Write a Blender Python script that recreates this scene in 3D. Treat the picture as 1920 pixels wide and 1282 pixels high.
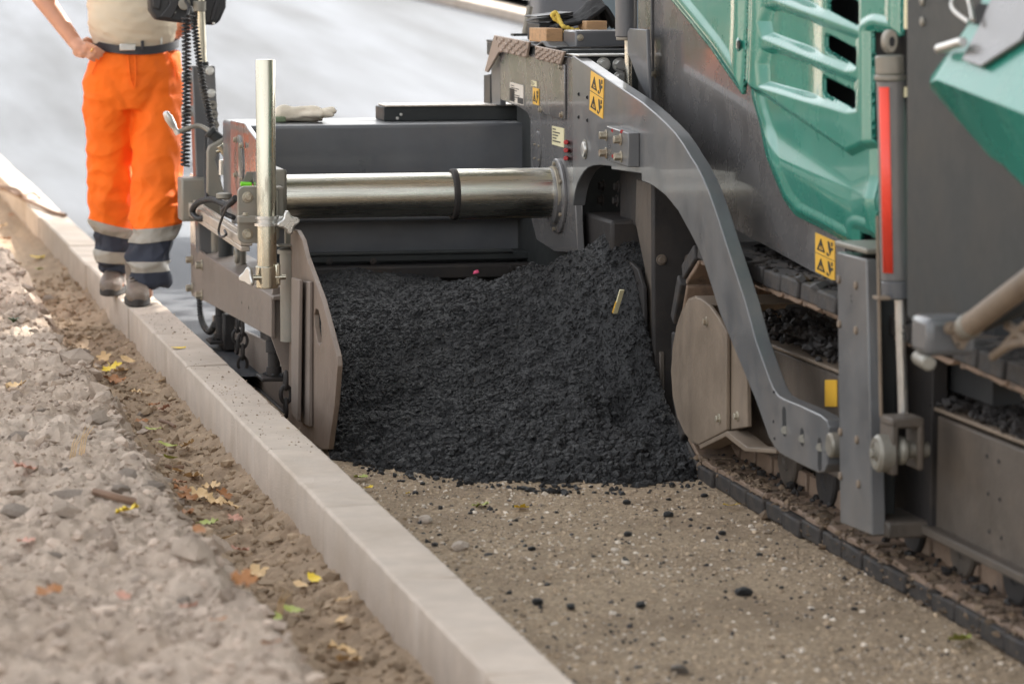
import bpy, bmesh, math, random
import numpy as np
from mathutils import Vector, Matrix
random.seed(7); rng = np.random.default_rng(11)
for o in list(bpy.data.objects): bpy.data.objects.remove(o)
SC = bpy.context.scene; COL = SC.collection
R = math.radians

# ------------------------------------------------------------------ camera, sky, sun, exposure
# world: X across the road, Y along the kerb (away), Z up, gravel bed at z = 0
FPX, CX, CY = 6000., 960., 641.; VPX, VPY = -376., -53.; CAMH = 1.50
TH = math.atan((CY - VPY) / FPX)
UPc = np.array([0, math.cos(TH), -math.sin(TH)])
Yc = np.array([VPX - CX, CY - VPY, FPX]); Yc /= np.linalg.norm(Yc)
Xc = np.cross(UPc, Yc); Xc /= np.linalg.norm(Xc)
if Xc[0] < 0: Xc = -Xc
CAM = np.array([0, 0, CAMH])
def ray(u, v):
    d = np.array([u - CX, CY - v, FPX]) / FPX
    return np.array([d @ Xc, d @ Yc, d @ UPc])
def pX(u, v, x): d = ray(u, v); return CAM + d * (x / d[0])
def pY(u, v, y): d = ray(u, v); return CAM + d * (y / d[1])
def pZ(u, v, z): d = ray(u, v); return CAM + d * ((z - CAMH) / d[2])
def proj(P):
    P = np.asarray(P, float) - CAM
    c0 = P[..., 0] * Xc[0] + P[..., 1] * Yc[0] + P[..., 2] * UPc[0]
    c1 = P[..., 0] * Xc[1] + P[..., 1] * Yc[1] + P[..., 2] * UPc[1]
    c2 = P[..., 0] * Xc[2] + P[..., 1] * Yc[2] + P[..., 2] * UPc[2]
    return CX + FPX * c0 / c2, CY - FPX * c1 / c2
camd = bpy.data.cameras.new('camera'); cam = bpy.data.objects.new('camera', camd); COL.objects.link(cam)
camd.sensor_width = 36.; camd.lens = FPX / 1920. * 36.; camd.clip_start = .1; camd.clip_end = 2000.
rt = Vector((Xc[0], Yc[0], UPc[0])); upv = Vector((Xc[1], Yc[1], UPc[1])); fw = Vector((Xc[2], Yc[2], UPc[2]))
cam.matrix_world = Matrix(((rt.x, upv.x, -fw.x, 0), (rt.y, upv.y, -fw.y, 0), (rt.z, upv.z, -fw.z, CAMH), (0, 0, 0, 1)))
camd.dof.use_dof = True; camd.dof.focus_distance = 10.3; camd.dof.aperture_fstop = 4.0
SC.camera = cam

SUN_EL, SUN_AZ = R(42), (0.78, 0.626)          # horizontal direction towards the sun (back right)
w = bpy.data.worlds.new('World'); SC.world = w; w.use_nodes = True
nt = w.node_tree; bg = nt.nodes['Background']; bg.inputs[1].default_value = 0.13
sky = nt.nodes.new('ShaderNodeTexSky'); sky.sky_type = 'NISHITA'; sky.sun_disc = False
sky.sun_elevation = SUN_EL; sky.sun_rotation = math.atan2(SUN_AZ[0], SUN_AZ[1])
sky.air_density = 1.0; sky.dust_density = 4.0; sky.ozone_density = .6
hs = nt.nodes.new('ShaderNodeHueSaturation'); hs.inputs['Saturation'].default_value = .14
nt.links.new(sky.outputs[0], hs.inputs['Color']); nt.links.new(hs.outputs[0], bg.inputs[0])
sl = bpy.data.lights.new('sun', 'SUN'); sl.energy = 3.6; sl.angle = R(.6); sl.color = (1, .95, .87)
so = bpy.data.objects.new('sun', sl); COL.objects.link(so); so.location = (20, 25, 30)
sd = Vector((SUN_AZ[0] * math.cos(SUN_EL), SUN_AZ[1] * math.cos(SUN_EL), math.sin(SUN_EL)))
so.rotation_euler = sd.to_track_quat('Z', 'Y').to_euler()
SC.view_settings.view_transform = 'Standard'; SC.view_settings.look = 'None'
SC.view_settings.exposure = 2.12; SC.view_settings.gamma = 1.0
SC.render.engine = 'CYCLES'
SC.cycles.use_adaptive_sampling = True; SC.cycles.max_bounces = 8; SC.cycles.use_denoising = True

# ------------------------------------------------------------------ materials
def mat(name, col, rough=.5, metal=0., var=.12, vscale=6., dirt=None, dscale=3., damt=.5, bump=0., bscale=60., coat=0.,
        stretch=None, spec=.5, rvar=.1, streak=None, attr=None, sss=0., dsharp=.16):
    m = bpy.data.materials.new(name); m.use_nodes = True; n = m.node_tree.nodes; L = m.node_tree.links
    b = n['Principled BSDF']
    b.inputs['Metallic'].default_value = metal; b.inputs['Roughness'].default_value = rough
    b.inputs['Specular IOR Level'].default_value = spec
    if coat: b.inputs['Coat Weight'].default_value = coat; b.inputs['Coat Roughness'].default_value = .06
    tc = n.new('ShaderNodeTexCoord'); mp = n.new('ShaderNodeMapping'); L.new(tc.outputs['Object'], mp.inputs[0])
    if stretch: mp.inputs['Scale'].default_value = stretch
    def noise(s, det=6., ro=.6):
        t = n.new('ShaderNodeTexNoise'); t.inputs['Scale'].default_value = s; t.inputs['Detail'].default_value = det
        t.inputs['Roughness'].default_value = ro; L.new(mp.outputs[0], t.inputs['Vector']); return t
    def ramp(src, lo, hi, a=0., c=1.):
        r = n.new('ShaderNodeMapRange'); r.inputs[1].default_value = lo; r.inputs[2].default_value = hi
        r.inputs[3].default_value = a; r.inputs[4].default_value = c; L.new(src, r.inputs[0]); return r.outputs[0]
    def mix(fac, A, B, mode='MIX'):
        x = n.new('ShaderNodeMix'); x.data_type = 'RGBA'; x.blend_type = mode
        if hasattr(fac, 'links'): L.new(fac, x.inputs[0])
        else: x.inputs[0].default_value = fac
        for s, k in ((A, 6), (B, 7)):
            if hasattr(s, 'links'): L.new(s, x.inputs[k])
            else: x.inputs[k].default_value = (*s, 1)
        return x.outputs[2]
    n1 = noise(vscale)
    if attr:
        at = n.new('ShaderNodeAttribute'); at.attribute_name = attr; c0 = at.outputs['Color']
        lo = mix(1., c0, (1 - var,) * 3, 'MULTIPLY'); hi = mix(1., c0, (1 + var,) * 3, 'MULTIPLY')
        c = mix(ramp(n1.outputs[0], .3, .7), lo, hi)
    else:
        c = mix(ramp(n1.outputs[0], .3, .7), tuple(x * (1 - var) for x in col), tuple(min(1, x * (1 + var)) for x in col))
    rsock = ramp(n1.outputs[0], .3, .7, max(0.02, rough - rvar), min(1, rough + rvar))
    if dirt:
        n2 = noise(dscale, 8., .68)
        f = ramp(n2.outputs[0], .62 - damt * .35, .62 - damt * .35 + dsharp)
        c = mix(f, c, dirt)
        mr = n.new('ShaderNodeMix'); L.new(f, mr.inputs[0]); L.new(rsock, mr.inputs[2]); mr.inputs[3].default_value = .85
        rsock = mr.outputs[0]
        if metal:
            mm = n.new('ShaderNodeMix'); L.new(f, mm.inputs[0]); mm.inputs[2].default_value = metal; mm.inputs[3].default_value = 0.
            L.new(mm.outputs[0], b.inputs['Metallic'])
    if streak:                                     # run-down stains along Z: (colour, amount)
        m2 = n.new('ShaderNodeMapping'); L.new(tc.outputs['Object'], m2.inputs[0]); m2.inputs['Scale'].default_value = (8, 8, .7)
        t = n.new('ShaderNodeTexNoise'); t.inputs['Scale'].default_value = 1.; t.inputs['Detail'].default_value = 5.
        L.new(m2.outputs[0], t.inputs['Vector']); c = mix(ramp(t.outputs[0], .58 - .1 * streak[1], .78, 0, streak[1]), c, streak[0])
    L.new(c, b.inputs['Base Color']); L.new(rsock, b.inputs['Roughness'])
    if sss: b.inputs['Subsurface Weight'].default_value = sss; b.inputs['Subsurface Radius'].default_value = (.02, .008, .004)
    if bump:
        nb = noise(bscale, 5.); bp = n.new('ShaderNodeBump'); bp.inputs['Strength'].default_value = min(1., bump); bp.inputs['Distance'].default_value = .01
        L.new(nb.outputs[0], bp.inputs['Height']); L.new(bp.outputs[0], b.inputs['Normal'])
    return m
DUST = (.30, .235, .18)
M = dict(
 grey=mat('grey_paint', (.108, .112, .12), .36, dirt=(.17, .155, .14), dscale=2.2, damt=.35, dsharp=.5, bump=.04, bscale=25, coat=.2, streak=((.15, .135, .12), .3)),
 greyd=mat('dark_grey_paint', (.036, .039, .039), .5, spec=.25, dirt=(.06, .058, .053), dscale=3, damt=.3, dsharp=.5, bump=.05, bscale=30),
 arm=mat('arm_paint', (.115, .118, .122), .36, dirt=(.24, .20, .165), dscale=1.7, damt=.4, dsharp=.55, bump=.05, bscale=20, coat=.3, streak=((.2, .17, .14), .35)),
 panel=mat('panel_paint', (.13, .125, .124), .26, dirt=(.20, .172, .155), dscale=.9, damt=.3, dsharp=.7, coat=.4, bump=.015, bscale=8, streak=((.19, .165, .15), .22)),
 dusty=mat('dusty_steel', (.175, .142, .12), .5, metal=.15, dirt=(.27, .21, .165), dscale=2.6, damt=.55, dsharp=.5, bump=.12, bscale=40, streak=((.10, .078, .064), .4)),
 rusty=mat('worn_plate', (.185, .138, .108), .5, metal=.25, dirt=(.28, .215, .165), dscale=2, damt=.45, dsharp=.6, bump=.15, bscale=30, streak=((.09, .065, .052), .5)),
 chrome=mat('ground_steel_tube', (.60, .575, .50), .27, 1., stretch=(.35, 9, 9), vscale=5, var=.14, rvar=.05, dirt=(.2, .19, .17), dscale=3, damt=.12, dsharp=.5),
 zinc=mat('zinc_steel', (.56, .525, .42), .27, 1., dirt=(.13, .11, .08), dscale=7, damt=.26, dsharp=.25, bump=.06, bscale=40, stretch=(1.6, 1.6, .3), var=.2, vscale=9),
 alu=mat('aluminium', (.56, .50, .43), .38, .75, dirt=(.38, .31, .25), dscale=4, damt=.4, dsharp=.4, bump=.05),
 silver=mat('silver_casting', (.62, .61, .58), .32, .85, bump=.06, bscale=80),
 castgrey=mat('grey_casting', (.235, .22, .185), .45, .35, dirt=DUST, dscale=5, damt=.38, dsharp=.4, bump=.1, bscale=60),
 boltm=mat('bolt_steel', (.42, .38, .30), .4, .7, dirt=(.25, .19, .13), dscale=20, damt=.45),
 black=mat('black_plastic', (.022, .022, .024), .42, bump=.05),
 rubber=mat('black_rubber', (.02, .02, .021), .5, dirt=(.10, .085, .07), dscale=9, damt=.22),
 dark=mat('recess_shade_black', (.012, .013, .014), .7),  # near black: shade of holes, slots and recesses put into the colour
 oily=mat('oily_black_steel', (.030, .027, .026), .6, metal=0., spec=.3, dirt=(.075, .058, .046), dscale=4, damt=.4, dsharp=.4, bump=.2, bscale=30),
 teal=mat('teal_paint', (.03, .235, .178), .27, var=.05, coat=.4, spec=.38, rvar=.03, dirt=(.07, .255, .2), dscale=1.6, damt=.3, dsharp=.6, streak=((.10, .23, .18), .3)),
 teald=mat('teal_paint_edge', (.03, .19, .15), .3, var=.06, coat=.8),
 tan=mat('dusty_guard', (.19, .145, .105), .6, dirt=(.275, .212, .155), dscale=3, damt=.45, dsharp=.45, bump=.2, bscale=40, streak=((.075, .06, .05), .5)),
 frame=mat('track_frame_paint', (.092, .075, .06), .55, dirt=(.175, .132, .096), dscale=2.4, damt=.4, dsharp=.4, bump=.25, bscale=40, streak=((.022, .02, .018), .7)),
 shoe=mat('track_pad_rubber', (.028, .025, .024), .7, dirt=(.12, .09, .065), dscale=7, damt=.4, dsharp=.35, bump=.35, bscale=50),
 shoetop=mat('track_shoe_steel', (.24, .165, .115), .65, dirt=(.04, .034, .03), dscale=6, damt=.32, dsharp=.2, bump=.35, bscale=50),
 yellow=mat('yellow_sticker', (.80, .46, .05), .4, var=.05, dirt=(.55, .36, .12), dscale=12, damt=.2, dsharp=.4),
 ink=mat('black_print', (.02, .02, .02), .5, var=0),
 whitest=mat('white_sticker', (.72, .66, .58), .45, var=.05),
 cream=mat('cream_sticker', (.72, .66, .42), .45, var=.05),
 red=mat('red_reflector', (.85, .07, .04), .35, var=.06),
 redpl=mat('red_plastic', (.42, .02, .02), .4),
 asphalt_hot=mat('fresh_asphalt', (.0085, .0085, .0092), .45, var=.75, vscale=30, bump=.8, bscale=190, rvar=.22, spec=.6),
 kerb=mat('concrete_kerb', (.53, .45, .378), .85, var=.1, vscale=9, dirt=(.40, .32, .245), dscale=2.4, damt=.45, dsharp=.35, bump=.4, bscale=150, spec=.25, streak=((.38, .315, .26), .3)),
 gravelbed=mat('gravel_bed', (.42, .32, .22), .9, var=.42, vscale=75, dirt=(.27, .20, .135), dscale=2.6, damt=.48, dsharp=.25, bump=1., bscale=170, spec=.2),
 pebble=mat('pebbles', (.4, .35, .3), .75, attr='Col', var=.15, vscale=90, spec=.35),
 soil=mat('soil', (.33, .27, .22), .95, attr='Col', var=.22, vscale=14, bump=.75, bscale=90, spec=.12),
 road=mat('road_asphalt', (.066, .071, .08), .8, var=.6, vscale=1.1, stretch=(1, .07, 1), bump=.3, bscale=260, rvar=.1, spec=.2),  # long streaks in the colour stand in for bands of tree shadow
 pave=mat('paving_far', (.42, .38, .36), .8, var=.1, vscale=.6),
 orange=mat('orange_workwear', (.92, .165, .012), .72, var=.06, vscale=5, bump=.12, bscale=220, spec=.25),
 navy=mat('navy_workwear', (.036, .040, .055), .75, var=.2, bump=.12, bscale=220, spec=.25),
 reflect=mat('reflective_tape', (.34, .31, .26), .5, var=.12, bump=.1, bscale=180),
 shirt=mat('cream_tshirt', (.66, .565, .43), .85, var=.04, bump=.15, bscale=240, spec=.2),
 skin=mat('skin', (.58, .29, .185), .5, var=.09, vscale=14, bump=.08, bscale=120, sss=.12),
 hair=mat('brown_hair', (.06, .04, .025), .6),
 leather=mat('boot_leather', (.17, .13, .10), .6, dirt=(.30, .245, .19), dscale=12, damt=.4, dsharp=.35, bump=.35, bscale=60),
 sole=mat('boot_sole', (.035, .03, .027), .8, dirt=(.12, .10, .08), dscale=20, damt=.2),
 belt=mat('belt_leather', (.03, .03, .035), .5), gold=mat('gold_ring', (.9, .62, .2), .2, 1.),
 glove=mat('glove_canvas', (.70, .62, .50), .9, var=.08, bump=.3, bscale=150), glovegreen=mat('glove_cuff', (.16, .2, .12), .85),
 wood=mat('cut_timber', (.50, .30, .155), .7, var=.18, vscale=14, stretch=(1, 6, 6), bump=.2, bscale=60, dirt=(.3, .19, .11), dscale=6, damt=.3),
 rope=mat('yellow_rope', (.74, .54, .10), .7, var=.15, vscale=60), cloth=mat('black_cloth', (.012, .012, .013), .9, bump=.2, bscale=90),
 twig=mat('twig_bark', (.21, .13, .085), .85, bump=.4), bark=mat('bark', (.10, .075, .055), .9, bump=.8, bscale=20),
 foliage=mat('foliage', (.065, .10, .028), .6, var=.4, vscale=2), lime=mat('lime_plastic', (.22, .75, .03), .4),
 leaf_green=mat('leaf_green', (.36, .40, .08), .6, var=.2, vscale=25), leaf_yellow=mat('leaf_yellow', (.82, .58, .03), .6, var=.12, vscale=25),
 leaf_tan=mat('leaf_tan', (.66, .45, .23), .7, var=.2, vscale=25), leaf_brown=mat('leaf_brown', (.34, .15, .055), .7, var=.25, vscale=25),
 leaf_pink=mat('leaf_pink', (.56, .30, .22), .7, var=.2, vscale=25), pink=mat('pink_paper', (.85, .10, .22), .6),
 rollergrey=mat('roller_grey', (.13, .13, .14), .5), rollerblue=mat('roller_drum', (.16, .2, .23), .35, .6), rollerred=mat('roller_red', (.7, .22, .2), .5),
 checker=mat('checker_plate', (.33, .255, .205), .5, metal=.3, dirt=(.42, .33, .27), dscale=4, damt=.5, dsharp=.5, bump=.1, bscale=50),
)

# ------------------------------------------------------------------ mesh helpers
class MB:
    def __init__(s): s.v = []; s.f = []
    def add(s, v, f):
        k = len(s.v); s.v += [tuple(map(float, p)) for p in v]; s.f += [[i + k for i in q] for q in f]; return s
    def box(s, x0, x1, y0, y1, z0, z1):
        return s.add([(x0, y0, z0), (x1, y0, z0), (x1, y1, z0), (x0, y1, z0), (x0, y0, z1), (x1, y0, z1), (x1, y1, z1), (x0, y1, z1)],
                     [(0, 3, 2, 1), (4, 5, 6, 7), (0, 1, 5, 4), (1, 2, 6, 5), (2, 3, 7, 6), (3, 0, 4, 7)])
    def hexa(s, bot, top):
        return s.add(list(bot) + list(top), [(0, 3, 2, 1), (4, 5, 6, 7), (0, 1, 5, 4), (1, 2, 6, 5), (2, 3, 7, 6), (3, 0, 4, 7)])
    def prismX(s, yz, x0, x1):
        n = len(yz); a = sum(yz[i][0] * yz[(i + 1) % n][1] - yz[(i + 1) % n][0] * yz[i][1] for i in range(n))
        if a > 0: yz = yz[::-1]
        v = [(x0, p[0], p[1]) for p in yz] + [(x1, p[0], p[1]) for p in yz]
        return s.add(v, [list(range(n)), list(range(2 * n - 1, n - 1, -1))] + [(i + n, (i + 1) % n + n, (i + 1) % n, i)[::1] for i in range(n)])
    def prismY(s, xz, y0, y1):
        n = len(xz); v = [(p[0], y0, p[1]) for p in xz] + [(p[0], y1, p[1]) for p in xz]
        return s.add(v, [list(range(n)), list(range(2 * n - 1, n - 1, -1))] + [(i, i + n, (i + 1) % n + n, (i + 1) % n) for i in range(n)])
    def prismZ(s, xy, z0, z1):
        n = len(xy); v = [(p[0], p[1], z0) for p in xy] + [(p[0], p[1], z1) for p in xy]
        return s.add(v, [list(range(n - 1, -1, -1)), list(range(n, 2 * n))] + [(i, (i + 1) % n, (i + 1) % n + n, i + n) for i in range(n)])
    def cyl(s, p0, p1, r0, r1=None, n=20, cap=True, ph=0.):
        r1 = r0 if r1 is None else r1; p0 = Vector(p0); p1 = Vector(p1); d = (p1 - p0).normalized()
        a = d.orthogonal().normalized()
        if abs(d.z) < .9: a = d.cross(Vector((0, 0, 1))).normalized()
        b = d.cross(a); v = []
        for p, r in ((p0, r0), (p1, r1)):
            for i in range(n): t = 2 * math.pi * i / n + ph; v.append(p + a * (r * math.cos(t)) + b * (r * math.sin(t)))
        f = [(i, (i + 1) % n, (i + 1) % n + n, i + n) for i in range(n)]
        if cap: f += [list(range(n - 1, -1, -1)), list(range(n, 2 * n))]
        return s.add(v, f)
    def tube(s, pts, r, n=8, cap=True):
        pts = [Vector(p) for p in pts]; rs = r if isinstance(r, (list, tuple)) else [r] * len(pts); v = []; prev = None
        for i, p in enumerate(pts):
            d = (pts[min(i + 1, len(pts) - 1)] - pts[max(i - 1, 0)]).normalized()
            if prev is None: a = d.orthogonal().normalized()
            else: a = (prev - d * prev.dot(d)).normalized()
            prev = a; b = d.cross(a)
            for k in range(n): t = 2 * math.pi * k / n; v.append(p + (a * math.cos(t) + b * math.sin(t)) * rs[i])
        m = len(pts); f = []
        for i in range(m - 1):
            for k in range(n): f.append((i * n + k, i * n + (k + 1) % n, (i + 1) * n + (k + 1) % n, (i + 1) * n + k))
        if cap: f += [list(range(n - 1, -1, -1)), list(range((m - 1) * n, m * n))]
        return s.add(v, f)
    def lathe(s, p, axis, prof, n=20):           # prof: (distance along axis, radius)
        p = Vector(p); d = Vector(axis).normalized(); a = d.orthogonal().normalized(); b = d.cross(a); v = []; f = []
        for h, r in prof:
            for k in range(n): t = 2 * math.pi * k / n; v.append(p + d * h + (a * math.cos(t) + b * math.sin(t)) * max(r, 1e-4))
        for i in range(len(prof) - 1):
            for k in range(n): f.append((i * n + k, i * n + (k + 1) % n, (i + 1) * n + (k + 1) % n, (i + 1) * n + k))
        f += [list(range(n - 1, -1, -1)), list(range((len(prof) - 1) * n, len(prof) * n))]
        return s.add(v, f)
    def ball(s, c, rx, ry, rz, n=14, m=9):
        v = []; f = []
        for i in range(m + 1):
            ph = math.pi * i / m
            for k in range(n):
                t = 2 * math.pi * k / n
                v.append((c[0] + rx * max(math.sin(ph), 1e-3) * math.cos(t), c[1] + ry * max(math.sin(ph), 1e-3) * math.sin(t), c[2] + rz * math.cos(ph)))
        for i in range(m):
            for k in range(n): f.append((i * n + k, (i + 1) * n + k, (i + 1) * n + (k + 1) % n, i * n + (k + 1) % n))
        f += [list(range(n)), list(range(m * n + n - 1, m * n - 1, -1))]
        return s.add(v, f)
    def caps(s, p0, p1, r0, r1=None, n=14):      # tapered limb with round ends
        r1 = r0 if r1 is None else r1; p0 = Vector(p0); p1 = Vector(p1); L = (p1 - p0).length
        pr = [(-r0 * math.cos(t), r0 * math.sin(t)) for t in (0.05, .4, .8, 1.2, 1.57)] + [(L + r1 * math.sin(t), r1 * math.cos(t)) for t in (0, .4, .8, 1.2, 1.52)]
        return s.lathe(p0, p1 - p0, pr, n)
    def build(s, name, m, parent=None, bevel=0., smooth=35, kind=None, label=None, seg=2):
        me = bpy.data.meshes.new(name); me.from_pydata(s.v, [], s.f); me.update()
        bm = bmesh.new(); bm.from_mesh(me); bmesh.ops.recalc_face_normals(bm, faces=bm.faces); bm.to_mesh(me); bm.free()
        return obj(name, me, m, parent, bevel, smooth, kind, label, seg)
def obj(name, me, m, parent=None, bevel=0., smooth=35, kind=None, label=None, seg=2):
    o = bpy.data.objects.new(name, me); COL.objects.link(o)
    if m is not None: me.materials.append(M[m] if isinstance(m, str) else m)
    if smooth: me.shade_smooth(); me.set_sharp_from_angle(angle=R(smooth))
    else: me.shade_flat()
    if parent is not None:
        o.parent = parent
        if parent.type == 'EMPTY': o.location = -parent.location
    if bevel:
        b = o.modifiers.new('bevel', 'BEVEL'); b.width = bevel; b.segments = seg; b.limit_method = 'ANGLE'; b.angle_limit = R(38)
    if kind: o['kind'] = kind
    if label: o['label'] = label
    return o
def thing(name, loc, label, cat, group=None):
    o = bpy.data.objects.new(name, None); COL.objects.link(o); o.location = Vector([float(x) for x in loc]); o.empty_display_size = .1
    return tag(o, label, cat, group)
def tag(o, label=None, cat=None, group=None, kind=None):
    for k, v in (('label', label), ('category', cat), ('group', group), ('kind', kind)):
        if v: o[k] = v
    return o
def bake(o):
    dg = bpy.context.evaluated_depsgraph_get(); me = bpy.data.meshes.new_from_object(o.evaluated_get(dg))
    old = o.data; o.modifiers.clear(); o.data = me; return o
def remesh(o, vox, smooth_it=6):
    r = o.modifiers.new('r', 'REMESH'); r.mode = 'VOXEL'; r.voxel_size = vox
    if smooth_it: s = o.modifiers.new('s', 'SMOOTH'); s.iterations = smooth_it; s.factor = .5
    bake(o); o.data.shade_smooth(); return o
def vcoords(me):
    a = np.empty(len(me.vertices) * 3); me.vertices.foreach_get('co', a); return a.reshape(-1, 3)
def vnormals(me):
    a = np.empty(len(me.vertices) * 3); me.vertices.foreach_get('normal', a); return a.reshape(-1, 3)
def setco(me, a): me.vertices.foreach_set('co', np.ascontiguousarray(a).ravel()); me.update()
def yz(x, px): return [tuple(pX(u, v, x)[1:]) for u, v in px]

# numpy value noise
_T = rng.random((256, 256))
def vn(x, y):
    xi = np.floor(x).astype(int); yi = np.floor(y).astype(int); fx = x - xi; fy = y - yi
    fx = fx * fx * (3 - 2 * fx); fy = fy * fy * (3 - 2 * fy)
    g = lambda a, b: _T[a & 255, b & 255]
    return (g(xi, yi) * (1 - fx) + g(xi + 1, yi) * fx) * (1 - fy) + (g(xi, yi + 1) * (1 - fx) + g(xi + 1, yi + 1) * fx) * fy
def fbm(x, y, s, o=4, p=.5):
    t = 0; a = 1; n = 0
    for i in range(o): t = t + a * (vn(x * s + 17.3 * i, y * s + 9.1 * i) - .5); n += a; a *= p; s *= 2.03
    return t / n * 2
def sst(a, b, x): t = np.clip((x - a) / (b - a), 0, 1); return t * t * (3 - 2 * t)
def wav3(P, freq, k=6, seed=1, st=(1, 1, 1)):
    r = np.random.default_rng(seed); t = np.zeros(len(P))
    for i in range(k):
        d = r.normal(size=3); d /= np.linalg.norm(d); t += np.sin((P * np.array(st)) @ d * freq * (.6 + r.random()) + r.random() * 6.28 + 1.3 * np.sin(P @ r.normal(size=3) * freq * .4))
    return t / k
def grid_mesh(name, xs, ys, Z, col=None):
    X, Y = np.meshgrid(xs, ys); V = np.stack([X, Y, Z], -1).reshape(-1, 3); nx, ny = len(xs), len(ys)
    i = np.arange((nx - 1) * (ny - 1)); a = (i // (nx - 1)) * nx + i % (nx - 1)
    F = np.stack([a, a + 1, a + nx + 1, a + nx], 1)
    return fast_mesh(name, V, F, col)
def fast_mesh(name, V, F, col=None):
    me = bpy.data.meshes.new(name); k = F.shape[1]
    me.vertices.add(len(V)); me.vertices.foreach_set('co', np.asarray(V, np.float32).ravel())
    me.loops.add(F.size); me.loops.foreach_set('vertex_index', F.astype(np.int32).ravel())
    me.polygons.add(len(F)); me.polygons.foreach_set('loop_start', np.arange(0, F.size, k, dtype=np.int32))
    me.update(calc_edges=True)
    if col is not None:
        at = me.color_attributes.new('Col', 'FLOAT_COLOR', 'POINT'); c = np.ones((len(V), 4), np.float32); c[:, :3] = col; at.data.foreach_set('color', c.ravel())
    me.validate(); return me
bm = bmesh.new(); bmesh.ops.create_icosphere(bm, subdivisions=1, radius=1)
ICO_V = np.array([v.co[:] for v in bm.verts]); ICO_F = np.array([[v.index for v in f.verts] for f in bm.faces]); bm.free()
bm = bmesh.new(); bmesh.ops.create_icosphere(bm, subdivisions=2, radius=1)
ICO2_V = np.array([v.co[:] for v in bm.verts]); ICO2_F = np.array([[v.index for v in f.verts] for f in bm.faces]); bm.free()
def scatter(name, pos, size, col=None, flat=(.55, 1.), rough=.28):
    N = len(pos); V = ICO_V[None] * (1 + rough * rng.normal(size=(N, len(ICO_V), 1)).clip(-1.6, 1.6))
    V = V * np.stack([rng.uniform(.8, 1.3, N), rng.uniform(.7, 1.1, N), rng.uniform(*flat, N)], 1)[:, None, :]
    a, b = rng.random(N) * 6.28, rng.normal(size=N) * .45
    ca, sa, cb, sb = np.cos(a), np.sin(a), np.cos(b), np.sin(b)
    x, y, z = V[..., 0], V[..., 1], V[..., 2]
    y, z = y * cb[:, None] - z * sb[:, None], y * sb[:, None] + z * cb[:, None]
    x, y = x * ca[:, None] - y * sa[:, None], x * sa[:, None] + y * ca[:, None]
    V = np.stack([x, y, z], -1) * np.asarray(size)[:, None, None] + pos[:, None, :]
    F = ICO_F[None] + (np.arange(N) * len(ICO_V))[:, None, None]
    c = None if col is None else np.repeat(col, len(ICO_V), 0)
    return fast_mesh(name, V.reshape(-1, 3), F.reshape(-1, 3), c)
def lump_mesh(name, r, seed, flat=.75, rough=.2):
    g = np.random.default_rng(seed); d = 1 + rough * wav3(ICO2_V, 2.6, 7, seed) + .07 * g.normal(size=len(ICO2_V))
    V = ICO2_V * d[:, None] * np.array([1.1, .9, flat]) * r
    return fast_mesh(name, V, ICO2_F)

# ------------------------------------------------------------------ the setting
def gz(y): return .06 * np.clip(np.asarray(y, float) - 27., 0, 45.)
ys = np.array([-40, 0, 10, 20, 27, 35, 50, 72, 90, 300, 900.]); xs = np.array([-900, -60, -8, 8, 60, 900.])
o = obj('ground', grid_mesh('ground', xs, ys, np.repeat((gz(ys) - .16)[:, None], len(xs), 1), np.tile([.30, .25, .2], (len(xs) * len(ys), 1))), 'soil', kind='structure')
# gravel bed
xs = np.concatenate([np.arange(1.40, 2.95, .012), [3.2, 4, 5.5, 8]]); ys = np.concatenate([[2.5, 3.5, 4.5], np.arange(5.4, 9.9, .012), [10.2, 10.8, 11.4, 11.9]])
X, Y = np.meshgrid(xs, ys)
Zg = .010 * fbm(X, Y, 3, 3) + .007 * fbm(X, Y, 14, 4, .6) + .003 * fbm(X, Y, 60, 2)
def gravel_z(x, y): return .010 * fbm(x, y, 3, 3) + .007 * fbm(x, y, 14, 4, .6)
obj('gravel_bed', grid_mesh('gravel_bed', xs, ys, Zg), 'gravelbed', kind='structure')
# asphalt road behind the screed
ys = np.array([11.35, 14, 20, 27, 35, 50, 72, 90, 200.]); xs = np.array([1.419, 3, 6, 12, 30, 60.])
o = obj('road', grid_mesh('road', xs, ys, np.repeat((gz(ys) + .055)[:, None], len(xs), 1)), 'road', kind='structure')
# paler band of paving and kerb on the far side of the road (cuts across as the road bends)
def onroad(u, v):
    d = ray(u, v); t = (.055 - 1.62 - CAMH) / (d[2] - .06 * d[1]); return CAM + d * t
A, B = onroad(700, -22), onroad(1300, 120)
dv = (B - A) / np.linalg.norm(B - A); nv = np.cross([0, 0, 1.], dv); nv /= np.linalg.norm(nv)
if nv[1] < 0: nv = -nv
A = A - dv * 30; B = B + dv * 14; fk = tag(bpy.data.objects.new('far_kerb', None), kind='structure'); COL.objects.link(fk)
for k in range(30):
    p, q = A + (B - A) * (k / 30.), A + (B - A) * ((k + .985) / 30.)
    c = [p, q, q + nv * .35, p + nv * .35]
    if p[1] < 27.5: continue
    MB().hexa([(a[0], a[1], gz(a[1]) - .05) for a in c], [(a[0], a[1], gz(a[1]) + .19) for a in c]).build('kerb_stone', 'kerb', fk, .02)
c = [A + nv * .355, B + nv * .355, B + nv * 9, A + nv * 9]
pv = [(a[0], a[1], float(gz(a[1])) + .17) for a in c]
MB().add(pv, [(0, 1, 2, 3)]).build('far_pavement', 'pave', kind='structure')

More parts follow.
